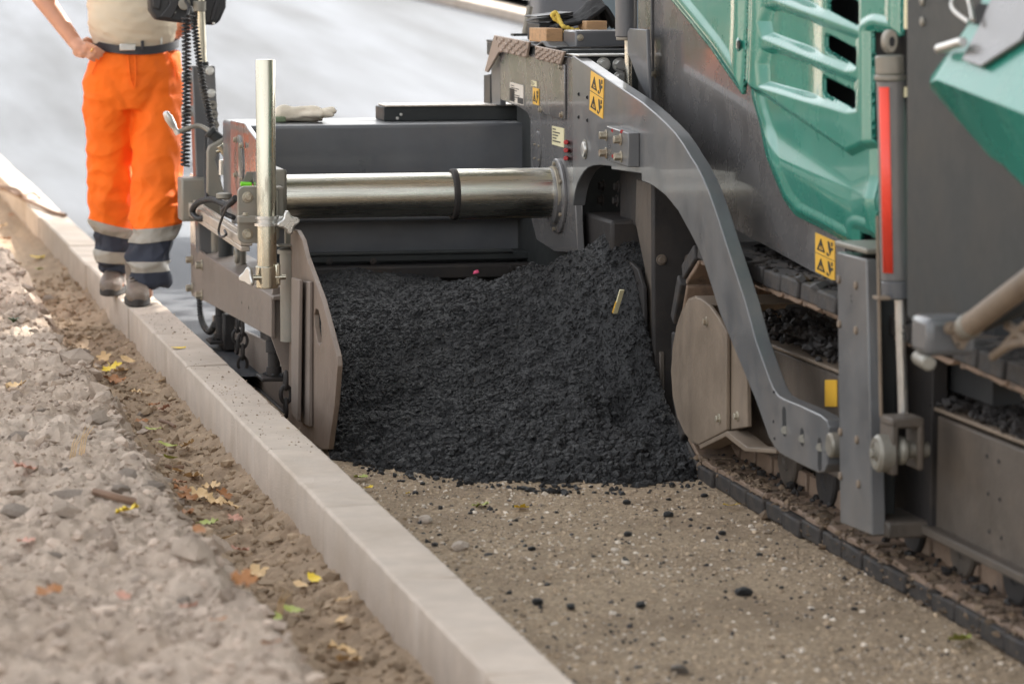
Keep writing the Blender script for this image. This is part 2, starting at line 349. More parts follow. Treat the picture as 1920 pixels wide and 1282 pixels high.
# soil bank with the trench along the kerb
def soil_z(x, y):
    xc = .965 + .05 * fbm(y, y * 0 + 3.1, 1.7, 3) + .03 * fbm(x, y, 6, 2)
    bank = .155 + .07 * fbm(x, y, 1.4, 3) + .05 * sst(.5, -1.5, x) + .06 * sst(12, 15, y) * sst(1.0, .6, x)
    tr = .03 - .048 * np.sin(np.clip((1.26 - x) / .30, 0, 1) * np.pi) + .014 * fbm(x, y, 4, 3)
    t = sst(xc + .045, xc - .07, x)
    rough = .044 * (np.abs(fbm(x, y, 6, 3)) - .25) + .020 * fbm(x, y, 26, 3, .6) + .009 * fbm(x, y, 75, 2, .6)
    return tr * (1 - t) + bank * t + rough * (.7 + .5 * t) - gz(y) * 0 + gz(y)
xs = np.concatenate([[-60, -20, -8, -4, -2.2], np.arange(-1.2, .2, .035), np.arange(.2, 1.262, .0105), [1.266]])
ys = [3.0, 3.6, 4.2]; y = 4.7
while y < 60: ys.append(y); y += max(.010, (y ** 2) * .00018) if y < 17 else .4
ys = np.array(ys); X, Y = np.meshgrid(xs, ys); Zs = soil_z(X, Y)
t = sst(.93, 1.06, X)[..., None]; k = (.5 + .5 * np.clip(fbm(X, Y, 2.2, 4) * 1.6, -1, 1))[..., None]
cb = np.array([.50, .41, .335]) * k + np.array([.41, .325, .255]) * (1 - k); ct = np.array([.39, .295, .205]) * k + np.array([.31, .225, .155]) * (1 - k)
c = (cb * (1 - t) + ct * t) * (.88 + .24 * vn(X * 55, Y * 55))[..., None]
obj('soil_bank', grid_mesh('soil_bank', xs, ys, Zs, c.reshape(-1, 3)), 'soil', kind='structure')

# kerb: single stones
kerb = tag(bpy.data.objects.new('kerb', None), kind='structure'); COL.objects.link(kerb)
for i in range(-6, 21):
    y0 = 9.885 + i * .99; dx = random.uniform(-.003, .003); dz = random.uniform(-.003, .003)
    x0, x1, zt = 1.26 + dx, 1.415 + dx, .16 + dz; zb = -.13
    prof = [(x0, zb), (x1, zb), (x1, zt - .012), (x1 - .012, zt), (x0 + .006, zt), (x0, zt - .006)]
    m_ = MB(); n = len(prof); segs = 24
    for s in range(segs + 1):
        yy = y0 + .0015 + (.99 - .004) * s / segs; chip = random.random() < .06 or s in (0, segs)
        for (px_, pz_) in prof:
            m_.v.append((px_ + random.uniform(-.0009, .0009), yy, pz_ + float(gz(yy)) + random.uniform(-.0008, .0008) - (random.uniform(0, .006) if chip and pz_ > .13 else 0)))
    for s in range(segs):
        for a in range(n): m_.f.append([s * n + a, s * n + (a + 1) % n, (s + 1) * n + (a + 1) % n, (s + 1) * n + a])
    m_.f += [list(range(n)), list(range(segs * n, segs * n + n))[::-1]]
    m_.build('kerb_stone', 'kerb', kerb, .002)

N = 380; y = rng.uniform(8.8, 12.6, N); x = rng.uniform(1.268, 1.41, N); sz = np.clip(rng.lognormal(math.log(.0016), .5, N), .0008, .006)
obj('kerb_grit', scatter('kerb_grit', np.stack([x, y, np.full(N, .1605)], 1), sz, np.array([[.30, .23, .165]]) * rng.uniform(.5, 1.4, (N, 1))), 'pebble', kind='stuff', smooth=0)
# ------------------------------------------------------------------ loose gravel, clods (uncountable)
N = 34000; x = rng.uniform(1.42, 2.7, N); y = 5.6 + (rng.random(N) ** 1.3) * 4.0
sz = np.clip(rng.lognormal(math.log(.0027), .55, N), .0013, .012)
tone = rng.random(N); base = np.where(tone[:, None] < .52, [[.42, .32, .22]], np.where(tone[:, None] < .68, [[.66, .57, .47]], np.where(tone[:, None] < .95, [[.30, .235, .17]], [[.05, .045, .045]])))
pk = rng.random(N) < .35 + .9 * np.clip(.5 + 1.6 * fbm(x, y, 2.3, 3), 0, 1); x, y, sz, base = x[pk], y[pk], sz[pk], base[pk]; N = len(x)
obj('loose_gravel', scatter('loose_gravel', np.stack([x, y, gravel_z(x, y) - sz * .12], 1), sz, base * rng.uniform(.75, 1.2, (N, 1))), 'pebble', kind='stuff', smooth=0)
N = 22000; x = rng.uniform(-.1, 1.25, N); y = 4.9 + (rng.random(N) ** 1.5) * 11
sz = np.clip(rng.lognormal(math.log(.0034), .75, N), .0015, .024); inb = x < .95; sz = np.where(inb, sz, np.minimum(sz * 1.5, .022))
base = np.where(inb[:, None], [[.47, .38, .31]], [[.37, .28, .195]]) * rng.uniform(.72, 1.25, (N, 1))
obj('soil_clods', scatter('soil_clods', np.stack([x, y, soil_z(x, y) + sz * .2], 1), sz, base, flat=(.5, .95)), 'soil', kind='stuff', smooth=0)

N = 420; y = 5.2 + rng.random(N) ** 1.2 * 9.5; x = np.where(rng.random(N) < .6, .93 + rng.normal(size=N) * .07, rng.uniform(-.1, .95, N)); x = np.minimum(x, 1.2)
sz = np.clip(rng.lognormal(math.log(.018), .5, N), .008, .055)
obj('soil_lumps', scatter('soil_lumps', np.stack([x, y, soil_z(x, y) + sz * .05], 1), sz, np.array([[.45, .365, .295]]) * rng.uniform(.75, 1.15, (N, 1)), flat=(.35, .75), rough=.34), 'soil', kind='stuff', smooth=0)
# ------------------------------------------------------------------ trees around the site (their crowns shade it; trunks stand outside the frame)
def make_leafcloud(seed, rx, rz, n):
    g = np.random.default_rng(seed); cl = g.normal(size=(90, 3)); cl /= np.linalg.norm(cl, axis=1)[:, None]
    cl *= (g.random((90, 1)) ** .45); cl *= [rx, rx, rz]
    pos = cl[g.integers(0, 90, n)] + g.normal(size=(n, 3)) * [.62, .62, .42]
    s = g.uniform(.10, .19, n); a = g.normal(size=(n, 3)); a /= np.linalg.norm(a, axis=1)[:, None]
    b = np.cross(a, g.normal(size=(n, 3))); b /= np.linalg.norm(b, axis=1)[:, None]
    V = np.stack([pos - a * s[:, None], pos + b * s[:, None] * .6, pos + a * s[:, None], pos - b * s[:, None] * .6], 1)
    return fast_mesh('crown', V.reshape(-1, 3), np.arange(n * 4).reshape(n, 4))
crown = make_leafcloud(3, 4.3, 2.6, 21000); crown.materials.append(M['foliage'])
def tree(tx, ty, cx, cy, cz, s, label):
    t = thing('street_tree', (tx, ty, 0), label, 'tree', 'trees shading the site')
    pts = [(tx, ty, -.1), (tx + .05, ty, 1.6), (tx + (cx - tx) * .35, ty + (cy - ty) * .35, cz * .62), (cx, cy, cz)]
    m_ = MB().tube(pts, [.26, .2, .16, .05], 12)
    for k in range(6):
        a = k * 1.05; m_.tube([pts[2], (cx + 1.3 * math.cos(a), cy + 1.3 * math.sin(a), cz - .3), (cx + 2.8 * math.cos(a), cy + 2.8 * math.sin(a), cz + .5)], [.1, .06, .02], 7)
    m_.build('trunk', 'bark', t)
    c = bpy.data.objects.new('crown', crown); COL.objects.link(c); c.parent = t; c.location = Vector((cx - tx, cy - ty, cz)); c.scale = (s, s, s)
    c.rotation_euler = (0, 0, tx)
tree(9.6, 14.6, 8.6, 12.7, 6.6, 1.1, 'street tree to the right of the paver, nearest its screed')
tree(9.8, 21.4, 5.8, 20.0, 6.6, .5, 'small street tree behind the paver whose crown dapples the kerb')
tree(8.2, 7.6, 6.0, 8.9, 6.8, 1.12, 'street tree to the right of the paver, beside its hopper')
tree(13.2, 29.5, 12.2, 29.5, 7.4, .6, 'street tree behind the paver on the far side of the road')
for i, (x_, y_, s_) in enumerate(((-1.3, 16.2, .22), (-1.6, 18.6, .27), (-1.2, 21.2, .24), (-1.7, 24.0, .30), (-1.3, 27.2, .28), (-2.2, 31., .34))):  # unseen shrubs, added so the teal panels reflect green
    t = thing('shrub', (x_, y_, .1 + float(gz(y_))), ['first', 'second', 'third', 'fourth', 'fifth', 'sixth'][i] + ' green shrub added out of view beside the kerb for panel reflections, counted from the camera', 'shrub', 'unseen shrubs added for reflections')
    MB().tube([(x_, y_, 0 + float(gz(y_))), (x_, y_, .9 + float(gz(y_)))], [.05, .02], 7).build('stem', 'bark', t)
    c = bpy.data.objects.new('crown', crown); COL.objects.link(c); c.parent = t; c.location = (0, 0, 2.4 * s_); c.scale = (s_, s_, s_ * 1.1); c.rotation_euler = (0, 0, i * 1.7)

# ------------------------------------------------------------------ heap of fresh asphalt
def pile_z(x, y):
    yf = np.interp(x, [1.5, 1.62, 1.75, 1.95, 2.1, 2.3, 2.5, 2.62, 2.75], [9.75, 9.60, 9.36, 9.20, 9.11, 9.04, 9.03, 9.10, 9.15])
    h = np.interp(x, [1.5, 1.62, 1.9, 2.15, 2.3, 2.45, 2.6, 2.8], [.38, .41, .435, .44, .475, .57, .66, .68])
    yt = np.interp(x, [1.5, 1.9, 2.3, 2.5, 2.8], [11.0, 10.9, 10.62, 10.12, 10.05])
    yf = yf + .03 * fbm(x, y * 0, 5, 3); t = np.clip((y - yf) / (yt - yf), 0, 1.1)
    prof = np.interp(t, [0, .04, .12, .3, .55, .8, 1., 1.1], [0, .075, .17, .37, .63, .86, 1., .98])
    p2 = np.interp(t, [0, .04, .1, .3, .5, .75, 1., 1.1], [0, .05, .09, .20, .42, .80, 1., 1.]); k_ = sst(2.3, 2.5, x); prof = prof * (1 - k_) + p2 * k_
    prof = prof - 1.0 * np.clip(y - yt, 0, 1) * sst(2.15, 2.4, x)
    z = h * prof + (.046 * fbm(x, y, 3.6, 3) + .020 * fbm(x, y, 14, 3)) * sst(0, .12, t)
    z = z * (1 - .8 * sst(2.575, 2.63, x) * sst(9.98, 9.78, y)); return np.where(y < yf, -.03 - (yf - y) * .4, z)
xs = np.arange(1.565, 2.76, .008); ys = np.arange(8.9, 11.32, .008); X, Y = np.meshgrid(xs, ys)
Zp = pile_z(X, Y); Zp = Zp + .004 * fbm(X, Y, 70, 2)
pile = obj('asphalt_heap', grid_mesh('asphalt_heap', xs, ys, Zp), 'asphalt_hot')
tag(pile, 'steep heap of fresh black asphalt in front of the screed', 'asphalt heap', kind='stuff')
N = 52000; x = rng.uniform(1.57, 2.74, N); y = rng.uniform(9.0, 11.25, N); z = pile_z(x, y); ok = z > .004
x, y, z = x[ok], y[ok], z[ok]; N = len(x)
foot = sst(.28, .03, z); sz = np.clip(rng.lognormal(math.log(.0036), .52, N), .0016, .0125) * (1 + .5 * foot)
obj('asphalt_chunks', scatter('asphalt_chunks', np.stack([x, y, z - sz * .15 * (1 - foot)], 1), sz, None, flat=(.65, 1.1), rough=.2), 'asphalt_hot', pile, kind='stuff', smooth=0)
# rolled-out lumps at its toe
N = 260; x = rng.uniform(1.6, 2.65, N); yf = np.array([9.75 - 0, ] * N); t = rng.random(N) ** 2 * .22
yfoot = np.interp(x, [1.5, 1.62, 1.75, 1.95, 2.1, 2.3, 2.5, 2.62, 2.75], [9.75, 9.60, 9.36, 9.20, 9.11, 9.04, 9.06, 9.16, 9.35])
y = yfoot + .02 - t; sz = np.clip(rng.lognormal(math.log(.0065), .5, N), .003, .018)
obj('asphalt_crumbs', scatter('asphalt_crumbs', np.stack([x, y, gravel_z(x, y) + sz * .4], 1), sz, None), 'asphalt_hot', pile, kind='stuff', smooth=0)

# ------------------------------------------------------------------ the paver (one machine: tractor, tow arm, screed)
PV = thing('asphalt_paver', (2.6, 8.5, 0), 'large grey and teal tracked asphalt paver with its screed beside the kerb', 'paver')
def plate(name, px, x0, x1, m, parent=PV, bevel=.003, label=None): return MB().prismX(yz(x0, px), x0, x1).build(name, m, parent, bevel, label=label)
def boxp(name, m, b, parent=PV, bevel=.004, label=None): return MB().box(*b).build(name, m, parent, bevel, label=label)
def bolt(p, ax, r=.012, parent=PV, m='boltm', h=None, washer=True, name='bolt'):
    p = Vector([float(c) for c in p]); a = Vector(ax).normalized(); q = MB(); h = h or r * .9
    if washer: q.cyl(p, p + a * r * .28, r * 1.45, n=16)
    q.cyl(p, p + a * (r * .28 + h), r, n=6, ph=random.random()); return q.build(name, m, parent, r * .12)
LX = (-1, 0, 0); FY = (0, -1, 0); UZ = (0, 0, 1)
def sticker(name, px, x, m, parent): return MB().prismX(yz(x, px), x - .0022, x).build(name, m, parent)
def lerp(a, b, t): return (a[0] + (b[0] - a[0]) * t, a[1] + (b[1] - a[1]) * t)
def quadpt(q, s, t): return lerp(lerp(q[0], q[1], s), lerp(q[3], q[2], s), t)
def warn(q, x, parent, rows=2, name='warning_sticker'):
    st = sticker(name, q, x, 'yellow', parent); k = MB()
    def poly(pts): k.prismX([tuple(pX(*quadpt(q, *p), x)[1:]) for p in pts], x - .0034, x - .0020)
    for r in range(rows):
        a, b = r / rows, (r + 1) / rows; Y_ = lambda t: a + (b - a) * t
        for e in (((.10, .82), (.30, .18), (.34, .24), (.17, .82)), ((.30, .18), (.52, .82), (.45, .82), (.28, .26)), ((.10, .82), (.52, .82), (.48, .74), (.14, .74))):
            poly([(s, Y_(t)) for s, t in e])
        poly([(.285, Y_(.42)), (.335, Y_(.42)), (.325, Y_(.60)), (.295, Y_(.60))]); poly([(.285, Y_(.64)), (.335, Y_(.64)), (.335, Y_(.70)), (.285, Y_(.70))])
        poly([(.66, Y_(.15)), (.74, Y_(.15)), (.84, Y_(.55)), (.78, Y_(.80)), (.70, Y_(.5))]); poly([(.84, Y_(.12)), (.92, Y_(.12)), (.92, Y_(.30)), (.84, Y_(.34))])
        poly([(.80, Y_(.42)), (.93, Y_(.38)), (.93, Y_(.52)), (.84, Y_(.56))]); poly([(.62, Y_(.72)), (.74, Y_(.82)), (.70, Y_(.9)), (.6, Y_(.86))])
        if r: poly([(.0, a - .006), (1, a - .006), (1, a + .006), (0, a + .006)])
    k.build('pictogram', 'ink', st); return st
def datalabel(q, x, parent, m='whitest', rows=7, name='data_label', solid=()):
    st = sticker(name, q, x, m, parent); k = MB()
    def poly(a, b, c, d): k.prismX([tuple(pX(*quadpt(q, *p), x)[1:]) for p in ((a, b), (c, b), (c, d), (a, d))], x - .0034, x - .0020)
    for i in range(rows):
        t = .12 + .78 * i / rows; poly(.08, t, .08 + .25 + .5 * ((i * 37) % 10) / 10, t + .30 / rows)
    for s in solid: poly(*s)
    k.build('print', 'ink', st); return st

# ---- screed extension (towards the kerb)
ext = boxp('extension_box', 'grey', (1.53, 2.72, 11.4, 11.93, .60, .952), bevel=.012)
plate('box_end_plate', [(432, 226), (458, 232), (480, 262), (480, 420), (434, 420)], 1.512, 1.529, 'panel')
pc = pX(449, 300, 1.512)
MB().lathe((1.512, pc[1], pc[2] - .02), LX, [(0, .11), (.004, .11), (.006, .104), (.006, 0)], 28).build('end_cover', 'panel', PV)
for dv in (-32, 34):
    for du in (-6, 5): bolt(pX(449 + du, 300 + dv + du, 1.506), LX, .009)
boxp('recess_wall', 'grey', (1.62, 2.72, 11.47, 11.52, .25, .60), bevel=0)
boxp('screed_ledge', 'greyd', (1.60, 2.72, 11.30, 11.47, .462, .488), bevel=.006)
boxp('tamper_bar', 'oily', (1.60, 2.72, 11.22, 11.32, .405, .452), bevel=.006)
boxp('screed_skirt', 'oily', (1.60, 2.72, 11.26, 11.47, .10, .40), bevel=.004)
for u in (618, 700, 958, 972): bolt(pY(u, 503 if u > 900 else 490, 11.22), FY, .009, m='oily')
MB().cyl((1.62, 11.30, .494), (2.5, 11.30, .494), .008, n=8).build('pipe', 'greyd', PV)
# guide tubes
TY, TZ = 10.6, .752
MB().cyl((1.53, TY, TZ), (2.15, TY, TZ), .0742, n=48).build('guide_tube', 'chrome', PV, .002, label='slimmer polished guide tube on the kerb side')
MB().cyl((2.141, TY, TZ), (2.51, TY, TZ), .0855, n=48).build('guide_tube', 'chrome', PV, .003, label='thicker polished guide tube next to the main screed')
MB().lathe((2.131, TY, TZ), (1, 0, 0), [(0, .0755), (.0, .082), (.004, .0865), (.014, .0875), (.02, .0862)], 40).build('wiper_ring', 'oily', PV)
# step box with slats on top of the extension
sb = boxp('step_box', 'greyd', (pY(720, 215, 11.62)[0], 2.66, 11.62, 11.80, .953, 1.004), bevel=.003)
x0 = pY(720, 215, 11.62)[0]
for k in range(16):
    a = x0 + .004 + k * (2.655 - x0) / 16; MB().hexa([(a, 11.612, 1.005), (a + .034, 11.612, 1.005), (a + .041, 11.806, 1.005), (a + .007, 11.806, 1.005)], [(a, 11.612, 1.011), (a + .034, 11.612, 1.011), (a + .041, 11.806, 1.011), (a + .007, 11.806, 1.011)]).build('tread_slat', 'alu', sb, .002)
for u in (745, 752): bolt(pY(u, 222 - (u - 745), 11.62), FY, .004, sb, 'silver')

# ---- kerb-side end frame of the screed
X5 = 1.5
beam_px = [(357, 456), (382, 477), (509, 556), (509, 633), (388, 567), (359, 554)]
bm_ = plate('end_beam', beam_px, X5, X5 + .012, 'dusty', bevel=.002)
ra, rb = pX(382, 477, X5), pX(511, 556, X5)
MB().hexa([(X5 + .002, ra[1], ra[2] - .012), (1.63, ra[1], ra[2] - .012), (1.63, rb[1], rb[2] - .012), (X5 + .002, rb[1], rb[2] - .012)],
          [(X5 + .002, ra[1], ra[2]), (1.63, ra[1], ra[2] + .02), (1.63, rb[1], rb[2] + .02), (X5 + .002, rb[1], rb[2])]).build('beam_top', 'dusty', PV, .003)
for u, v in ((365, 487), (383, 497), (365, 540), (383, 553)): bolt(pX(u - 4, v, X5), LX, .015, bm_, h=.022)
for u, v in ((453, 567), (466, 577)): MB().cyl(pX(u, v, X5 - .0008), pX(u, v, X5 - .0008) + np.array([.004, 0, 0]), .005, n=10).build('hole', 'dark', bm_)
g_px = [(512, 540), (548, 534), (548, 724), (541, 722), (509, 633), (509, 560)]
MB().prismY([(pY(u, v, 10.5)[0], pY(u, v, 10.5)[2]) for u, v in g_px], 10.5, 10.515).build('front_gusset', 'dusty', PV, .002)
plate('t_bar', [(546, 520), (561, 525), (558, 790), (546, 775)], 1.522, 1.534, 'dusty')
plate('t_bar', [(560, 526), (580, 528), (580, 800), (558, 790)], 1.545, 1.557, 'dusty')
ep_px = [(545, 430), (556, 432), (566, 450), (573, 480), (603, 560), (632, 668), (633, 686), (627, 762), (616, 842), (604, 842), (540, 800)]
hole_px = [(592, 578), (597, 582), (602, 605), (603, 640), (600, 647), (595, 641), (590, 612), (589, 590)]
def plate_hole(name, out, hole, x0, x1, m, parent=PV, bevel=.002):
    bmh = bmesh.new(); loops = []
    for pl in (out, hole): loops.append([bmh.verts.new((x0, *p)) for p in yz(x0, pl)])
    ed = []
    for l in loops: ed += [bmh.edges.new((l[i], l[(i + 1) % len(l)])) for i in range(len(l))]
    bmesh.ops.triangle_fill(bmh, use_beauty=True, use_dissolve=False, edges=ed)
    r_ = bmesh.ops.extrude_face_region(bmh, geom=list(bmh.faces)); bmesh.ops.translate(bmh, vec=(x1 - x0, 0, 0), verts=[g for g in r_['geom'] if isinstance(g, bmesh.types.BMVert)])
    bmesh.ops.recalc_face_normals(bmh, faces=bmh.faces); me = bpy.data.meshes.new(name); bmh.to_mesh(me); bmh.free()
    return obj(name, me, m, parent, bevel)
plate_hole('end_plate', ep_px, hole_px, 1.558, 1.574, 'rusty')
# below the beam: sliding shoe, spring legs and chains
plate('side_shoe', [(398, 590), (440, 612), (500, 640), (548, 700), (552, 820), (500, 790), (440, 740), (398, 690)], 1.59, 1.605, 'dusty')
plate('shoe_foot', [(392, 660), (440, 690), (552, 790), (552, 815), (392, 700)], 1.575, 1.589, 'oily')
for u, v0, v1, zf in ((414, 575, 636, 0), (513, 615, 704, 1)):
    a = pX(u, v0, 1.55); b = pX(u, v1, 1.55); s = .022
    L = (a[2] - b[2]); pr = [(0, s), (L * .25, s), (L * .26, s * 1.25), (L * .5, s * 1.25), (L * .51, s * .95), (L * .8, s * .95), (L * .81, s * 1.2), (L, s * 1.2)]
    lg = MB().lathe(a, (0, 0, -1), pr, 18).build('spring_leg', 'oily', PV)
    MB().hexa([(1.50, b[1] - .07, b[2] - .012), (1.61, b[1] - .07, b[2] - .012), (1.61, b[1] + .07, b[2] - .012), (1.50, b[1] + .07, b[2] - .012)],
              [(1.50, b[1] - .07, b[2]), (1.61, b[1] - .07, b[2]), (1.61, b[1] + .07, b[2]), (1.50, b[1] + .07, b[2])]).build('foot_pad', 'oily', lg, .003)
    cr = rng.normal(size=(50, 3)) * [.02, .03, .004] + [1.55, b[1], b[2] + .006]
    obj('crumbs', scatter('crumbs', cr, rng.uniform(.003, .009, 50)), 'asphalt_hot', lg, kind='stuff', smooth=0)
def chain(pts, r, th):
    c_ = None
    for i in range(len(pts) - 1):
        p, q = Vector(pts[i]), Vector(pts[i + 1]); d = (q - p); L = d.length; d.normalize(); s = Vector((1, 0, 0)) if i % 2 else Vector((0, 1, 0)); loop = []
        for k in range(17):
            t = 2 * math.pi * k / 16; loop.append((p + q) / 2 + d * (math.cos(t) * L * .62) + s * (math.sin(t) * r))
        o_ = MB().tube(loop, th, 7, False).build('chain_link', 'oily', c_ or PV)
        if c_ is None: c_ = o_
chain([pX(445, 600 + k * 20, 1.545) for k in range(4)], .017, .006); chain([pX(455, 605 + k * 22, 1.552) for k in range(5)], .017, .006)
chain([pX(536, 700 + k * 26, 1.535) for k in range(4)], .017, .007)
# corrugated hoses
def corrugated(name, ctrl, r, pitch, m='rubber', parent=PV, n=10):
    P = [Vector([float(c) for c in p]) for p in ctrl]; pts = []
    for i in range(len(P) - 1):
        p0, p1, p2, p3 = P[max(i - 1, 0)], P[i], P[i + 1], P[min(i + 2, len(P) - 1)]
        for k in range(40):
            t = k / 40; pts.append(.5 * ((2 * p1) + (p2 - p0) * t + (2 * p0 - 5 * p1 + 4 * p2 - p3) * t * t + (3 * p1 - p0 - 3 * p2 + p3) * t ** 3))
    pts.append(P[-1]); L = [0]
    for a, b in zip(pts, pts[1:]): L.append(L[-1] + (b - a).length)
    if not pitch: return MB().tube(pts[::4] + [pts[-1]], r, n).build(name, m, parent)
    N_ = max(4, int(L[-1] / pitch * 4)); out = []; rr = []; j = 0
    for k in range(N_ + 1):
        s = L[-1] * k / N_
        while j < len(L) - 2 and L[j + 1] < s: j += 1
        t = (s - L[j]) / max(1e-9, L[j + 1] - L[j]); out.append(pts[j].lerp(pts[j + 1], min(1, t))); rr.append(r * (1 if k % 4 in (1, 2) else .8))
    return MB().tube(out, rr, n).build(name, m, parent)
corrugated('hose', [pY(374, 560, 12.5), pY(376, 590, 12.5), pY(383, 612, 12.45), pY(394, 622, 12.35), pY(402, 608, 12.2)], .013, .012)
boxp('hose_socket', 'oily', (1.55, 1.62, 12.1, 12.35, .06, .20), bevel=.006)
# lateral square tube, bracket and upright post
a, b = pY(340, 335, 12.36), pY(390, 415, 12.36)
boxp('square_tube', 'castgrey', (a[0], b[0] + .05, 12.36, 12.50, b[2], a[2]), bevel=.008)
plate('corner_plate', [(356, 325), (372, 330), (384, 420), (383, 476), (357, 456)], 1.545, 1.557, 'panel')
a, b = pY(360, 124, 12.45), pY(410, 480, 12.45)
post = MB().hexa([(a[0] + .02, 12.45, b[2]), (b[0] + .025, 12.45, b[2]), (b[0] + .025, 12.56, b[2]), (a[0] + .02, 12.56, b[2])],
                 [(a[0], 12.45, a[2]), (b[0] - .005, 12.45, a[2]), (b[0] - .005, 12.56, a[2]), (a[0], 12.56, a[2])]).build('upright_post', 'arm', PV, .006)
for u, v in ((393, 133), (396, 175)): bolt(pY(u, v, 12.45), FY, .012, post, 'silver')
for u, v in ((399, 197), (401, 215), (403, 234)):
    d_ = MB().cyl(pY(u, v, 12.45), pY(u, v, 12.442), .017, n=20).build('plug_cap', 'castgrey', post)
    p = pY(u, v, 12.441); MB().box(p[0] - .008, p[0] + .008, 12.4400, 12.4415, p[2] - .0015, p[2] + .0015).box(p[0] - .0015, p[0] + .0015, 12.4396, 12.4412, p[2] - .008, p[2] + .008).build('slot', 'ink', d_)
for v in (145, 209): MB().cyl(pY(340, v, 12.53), pY(362, v, 12.53), .022, n=20).build('knob', 'silver', post, .004)
MB().cyl(pY(380, 122, 12.5), pY(372, -120, 12.5), .0165, n=20).build('mast', 'zinc', PV)
MB().cyl(pY(374, 22, 12.5), pY(374, 2, 12.5), .026, n=24).build('mast_collar', 'castgrey', PV, .003)
MB().cyl(pY(380, 124, 12.5), pY(380, 116, 12.5), .024, n=24).build('mast_collar', 'greyd', PV, .003)
# operator panel seen from behind
cp = [(278, -110), (430, -110), (424, 15), (412, 42), (400, 48), (352, 45), (292, 38), (280, 20)]
pan = MB().prismY([(pY(u, v, 12.54)[0], pY(u, v, 12.54)[2]) for u, v in cp], 12.54, 12.62).build('control_panel', 'black', PV, .012)
for q in ([(300, 32), (318, 8), (312, -30), (330, -30), (338, 6), (322, 36)], [(392, 40), (404, 0), (404, -30), (412, -30), (411, 4), (402, 40)], [(300, 20), (304, -8), (286, -8), (287, 14)]):
    MB().prismY([(pY(u, v, 12.525)[0], pY(u, v, 12.525)[2]) for u, v in q], 12.525, 12.54).build('panel_rib', 'black', pan, .004)
MB().cyl(pY(346, 8, 12.54), pY(346, 8, 12.49), .024, n=24).build('panel_socket', 'castgrey', pan, .004)
for u, v in ((327, 23), (400, 44)): bolt(pY(u, v, 12.538), FY, .006, pan, 'silver', washer=False)
# coiled cables
def coil(name, p0, p1, r, th, turns, sag):
    p0, p1 = Vector(p0), Vector(p1); pts = []
    for i in range(turns * 12 + 1):
        t = i / (turns * 12); c = p0.lerp(p1, t) + Vector((sag * math.sin(math.pi * t), 0, 0)); a = 2 * math.pi * turns * t
        pts.append(c + Vector((math.cos(a) * r, math.sin(a) * r, 0)))
    return MB().tube(pts, th, 6).build(name, 'rubber', PV)
coil('coiled_cable', pY(349, 30, 12.38), pY(347, 312, 12.38), .0155, .0042, 38, .004)
coil('coiled_cable', pY(362, 26, 12.3), pY(399, 248, 12.3), .0115, .0038, 34, -.008)
corrugated('cable', [pY(352, 30, 12.38), pY(354, 12, 12.42), pY(348, 2, 12.49)], .006, 0); corrugated('cable', [pY(362, 26, 12.3), pY(358, 14, 12.4), pY(350, 6, 12.49)], .005, 0)
corrugated('hose', [pY(387, 240, 12.34), pY(386, 330, 12.2), pY(388, 372, 12.0)], .008, .008)
# crank
ck = MB().lathe(pY(309, 209, 12.1), np.array(pY(333, 250, 12.1)) - np.array(pY(309, 209, 12.1)), [(0, .004), (.006, .012), (.03, .017), (.06, .014), (.078, .009), (.086, .011), (.10, .011)], 20).build('crank_handle', 'silver', PV)
corrugated('crank_arm', [pY(331, 249, 12.1), pY(352, 241, 12.1), pY(372, 236, 12.1), pY(388, 243, 12.08), pY(394, 250, 12.06)], .0085, 0, 'castgrey', ck)
a, b = np.array(pY(392, 245, 12.05)), np.array(pY(418, 268, 12.05)); MB().lathe(a, b - a, [(0, .024), (.012, .026), (.014, .020), (.05, .022), (.062, .034), (.068, .034)], 22).build('crank_housing', 'greyd', PV)
MB().prismY([(pY(u, v, 12.0)[0], pY(u, v, 12.0)[2]) for u, v in [(389, 285), (392, 275), (420, 258), (428, 262), (410, 282), (403, 300), (421, 362), (418, 370), (395, 370), (389, 362)]], 12.0, 12.045).build('crank_bracket', 'castgrey', PV, .005)
a, b = np.array(pY(412, 272, 11.95)), np.array(pY(432, 302, 11.95)); MB().cyl(a, b, .014, n=16).build('joint_yoke', 'zinc', PV, .002)
MB().ball(pY(432, 303, 11.95), .015, .015, .015).build('universal_joint', 'zinc', PV)
MB().cyl(pY(432, 300, 11.95), pY(432, 318, 11.95), .0135, n=16).cyl(pY(431, 318, 11.95), pY(430, 372, 11.95), .0085, n=14).build('crank_shaft', 'zinc', PV)
MB().cyl(pY(417, 300, 12.1), pY(417, 328, 12.1), .014, n=18).build('spindle', 'silver', PV)
MB().cyl(pY(405, 285, 11.98), pY(443, 280, 11.98), .006, n=10).build('locking_pin', 'zinc', PV)
# alloy rail running forward along the end beam
def bar(p, q, wx, hz, name, m, parent=PV, bevel=.003):
    p, q = np.array(p), np.array(q)
    return MB().hexa([p + [-wx, 0, -hz], p + [wx, 0, -hz], q + [wx, 0, -hz], q + [-wx, 0, -hz]], [p + [-wx, 0, hz], p + [wx, 0, hz], q + [wx, 0, hz], q + [-wx, 0, hz]]).build(name, m, parent, bevel)
P, Q = pX(345, 376, 1.47), pX(462, 452, 1.47)
bar(P, Q, .021, .017, 'alloy_rail', 'alu'); bar(P + np.array([-.004, 0, -.027]), Q + np.array([-.004, 0, -.027]), .016, .009, 'alloy_rail', 'alu')
bar(P + np.array([.004, 0, .021]), Q + np.array([.004, 0, .021]), .007, .005, 'rail_lip', 'alu')
corrugated('hose', [pX(441, 372, 1.44), pX(425, 384, 1.44), pX(398, 374, 1.43), pX(372, 380, 1.43), pX(361, 396, 1.43), pX(372, 410, 1.44), pX(386, 407, 1.46)], .012, .010)
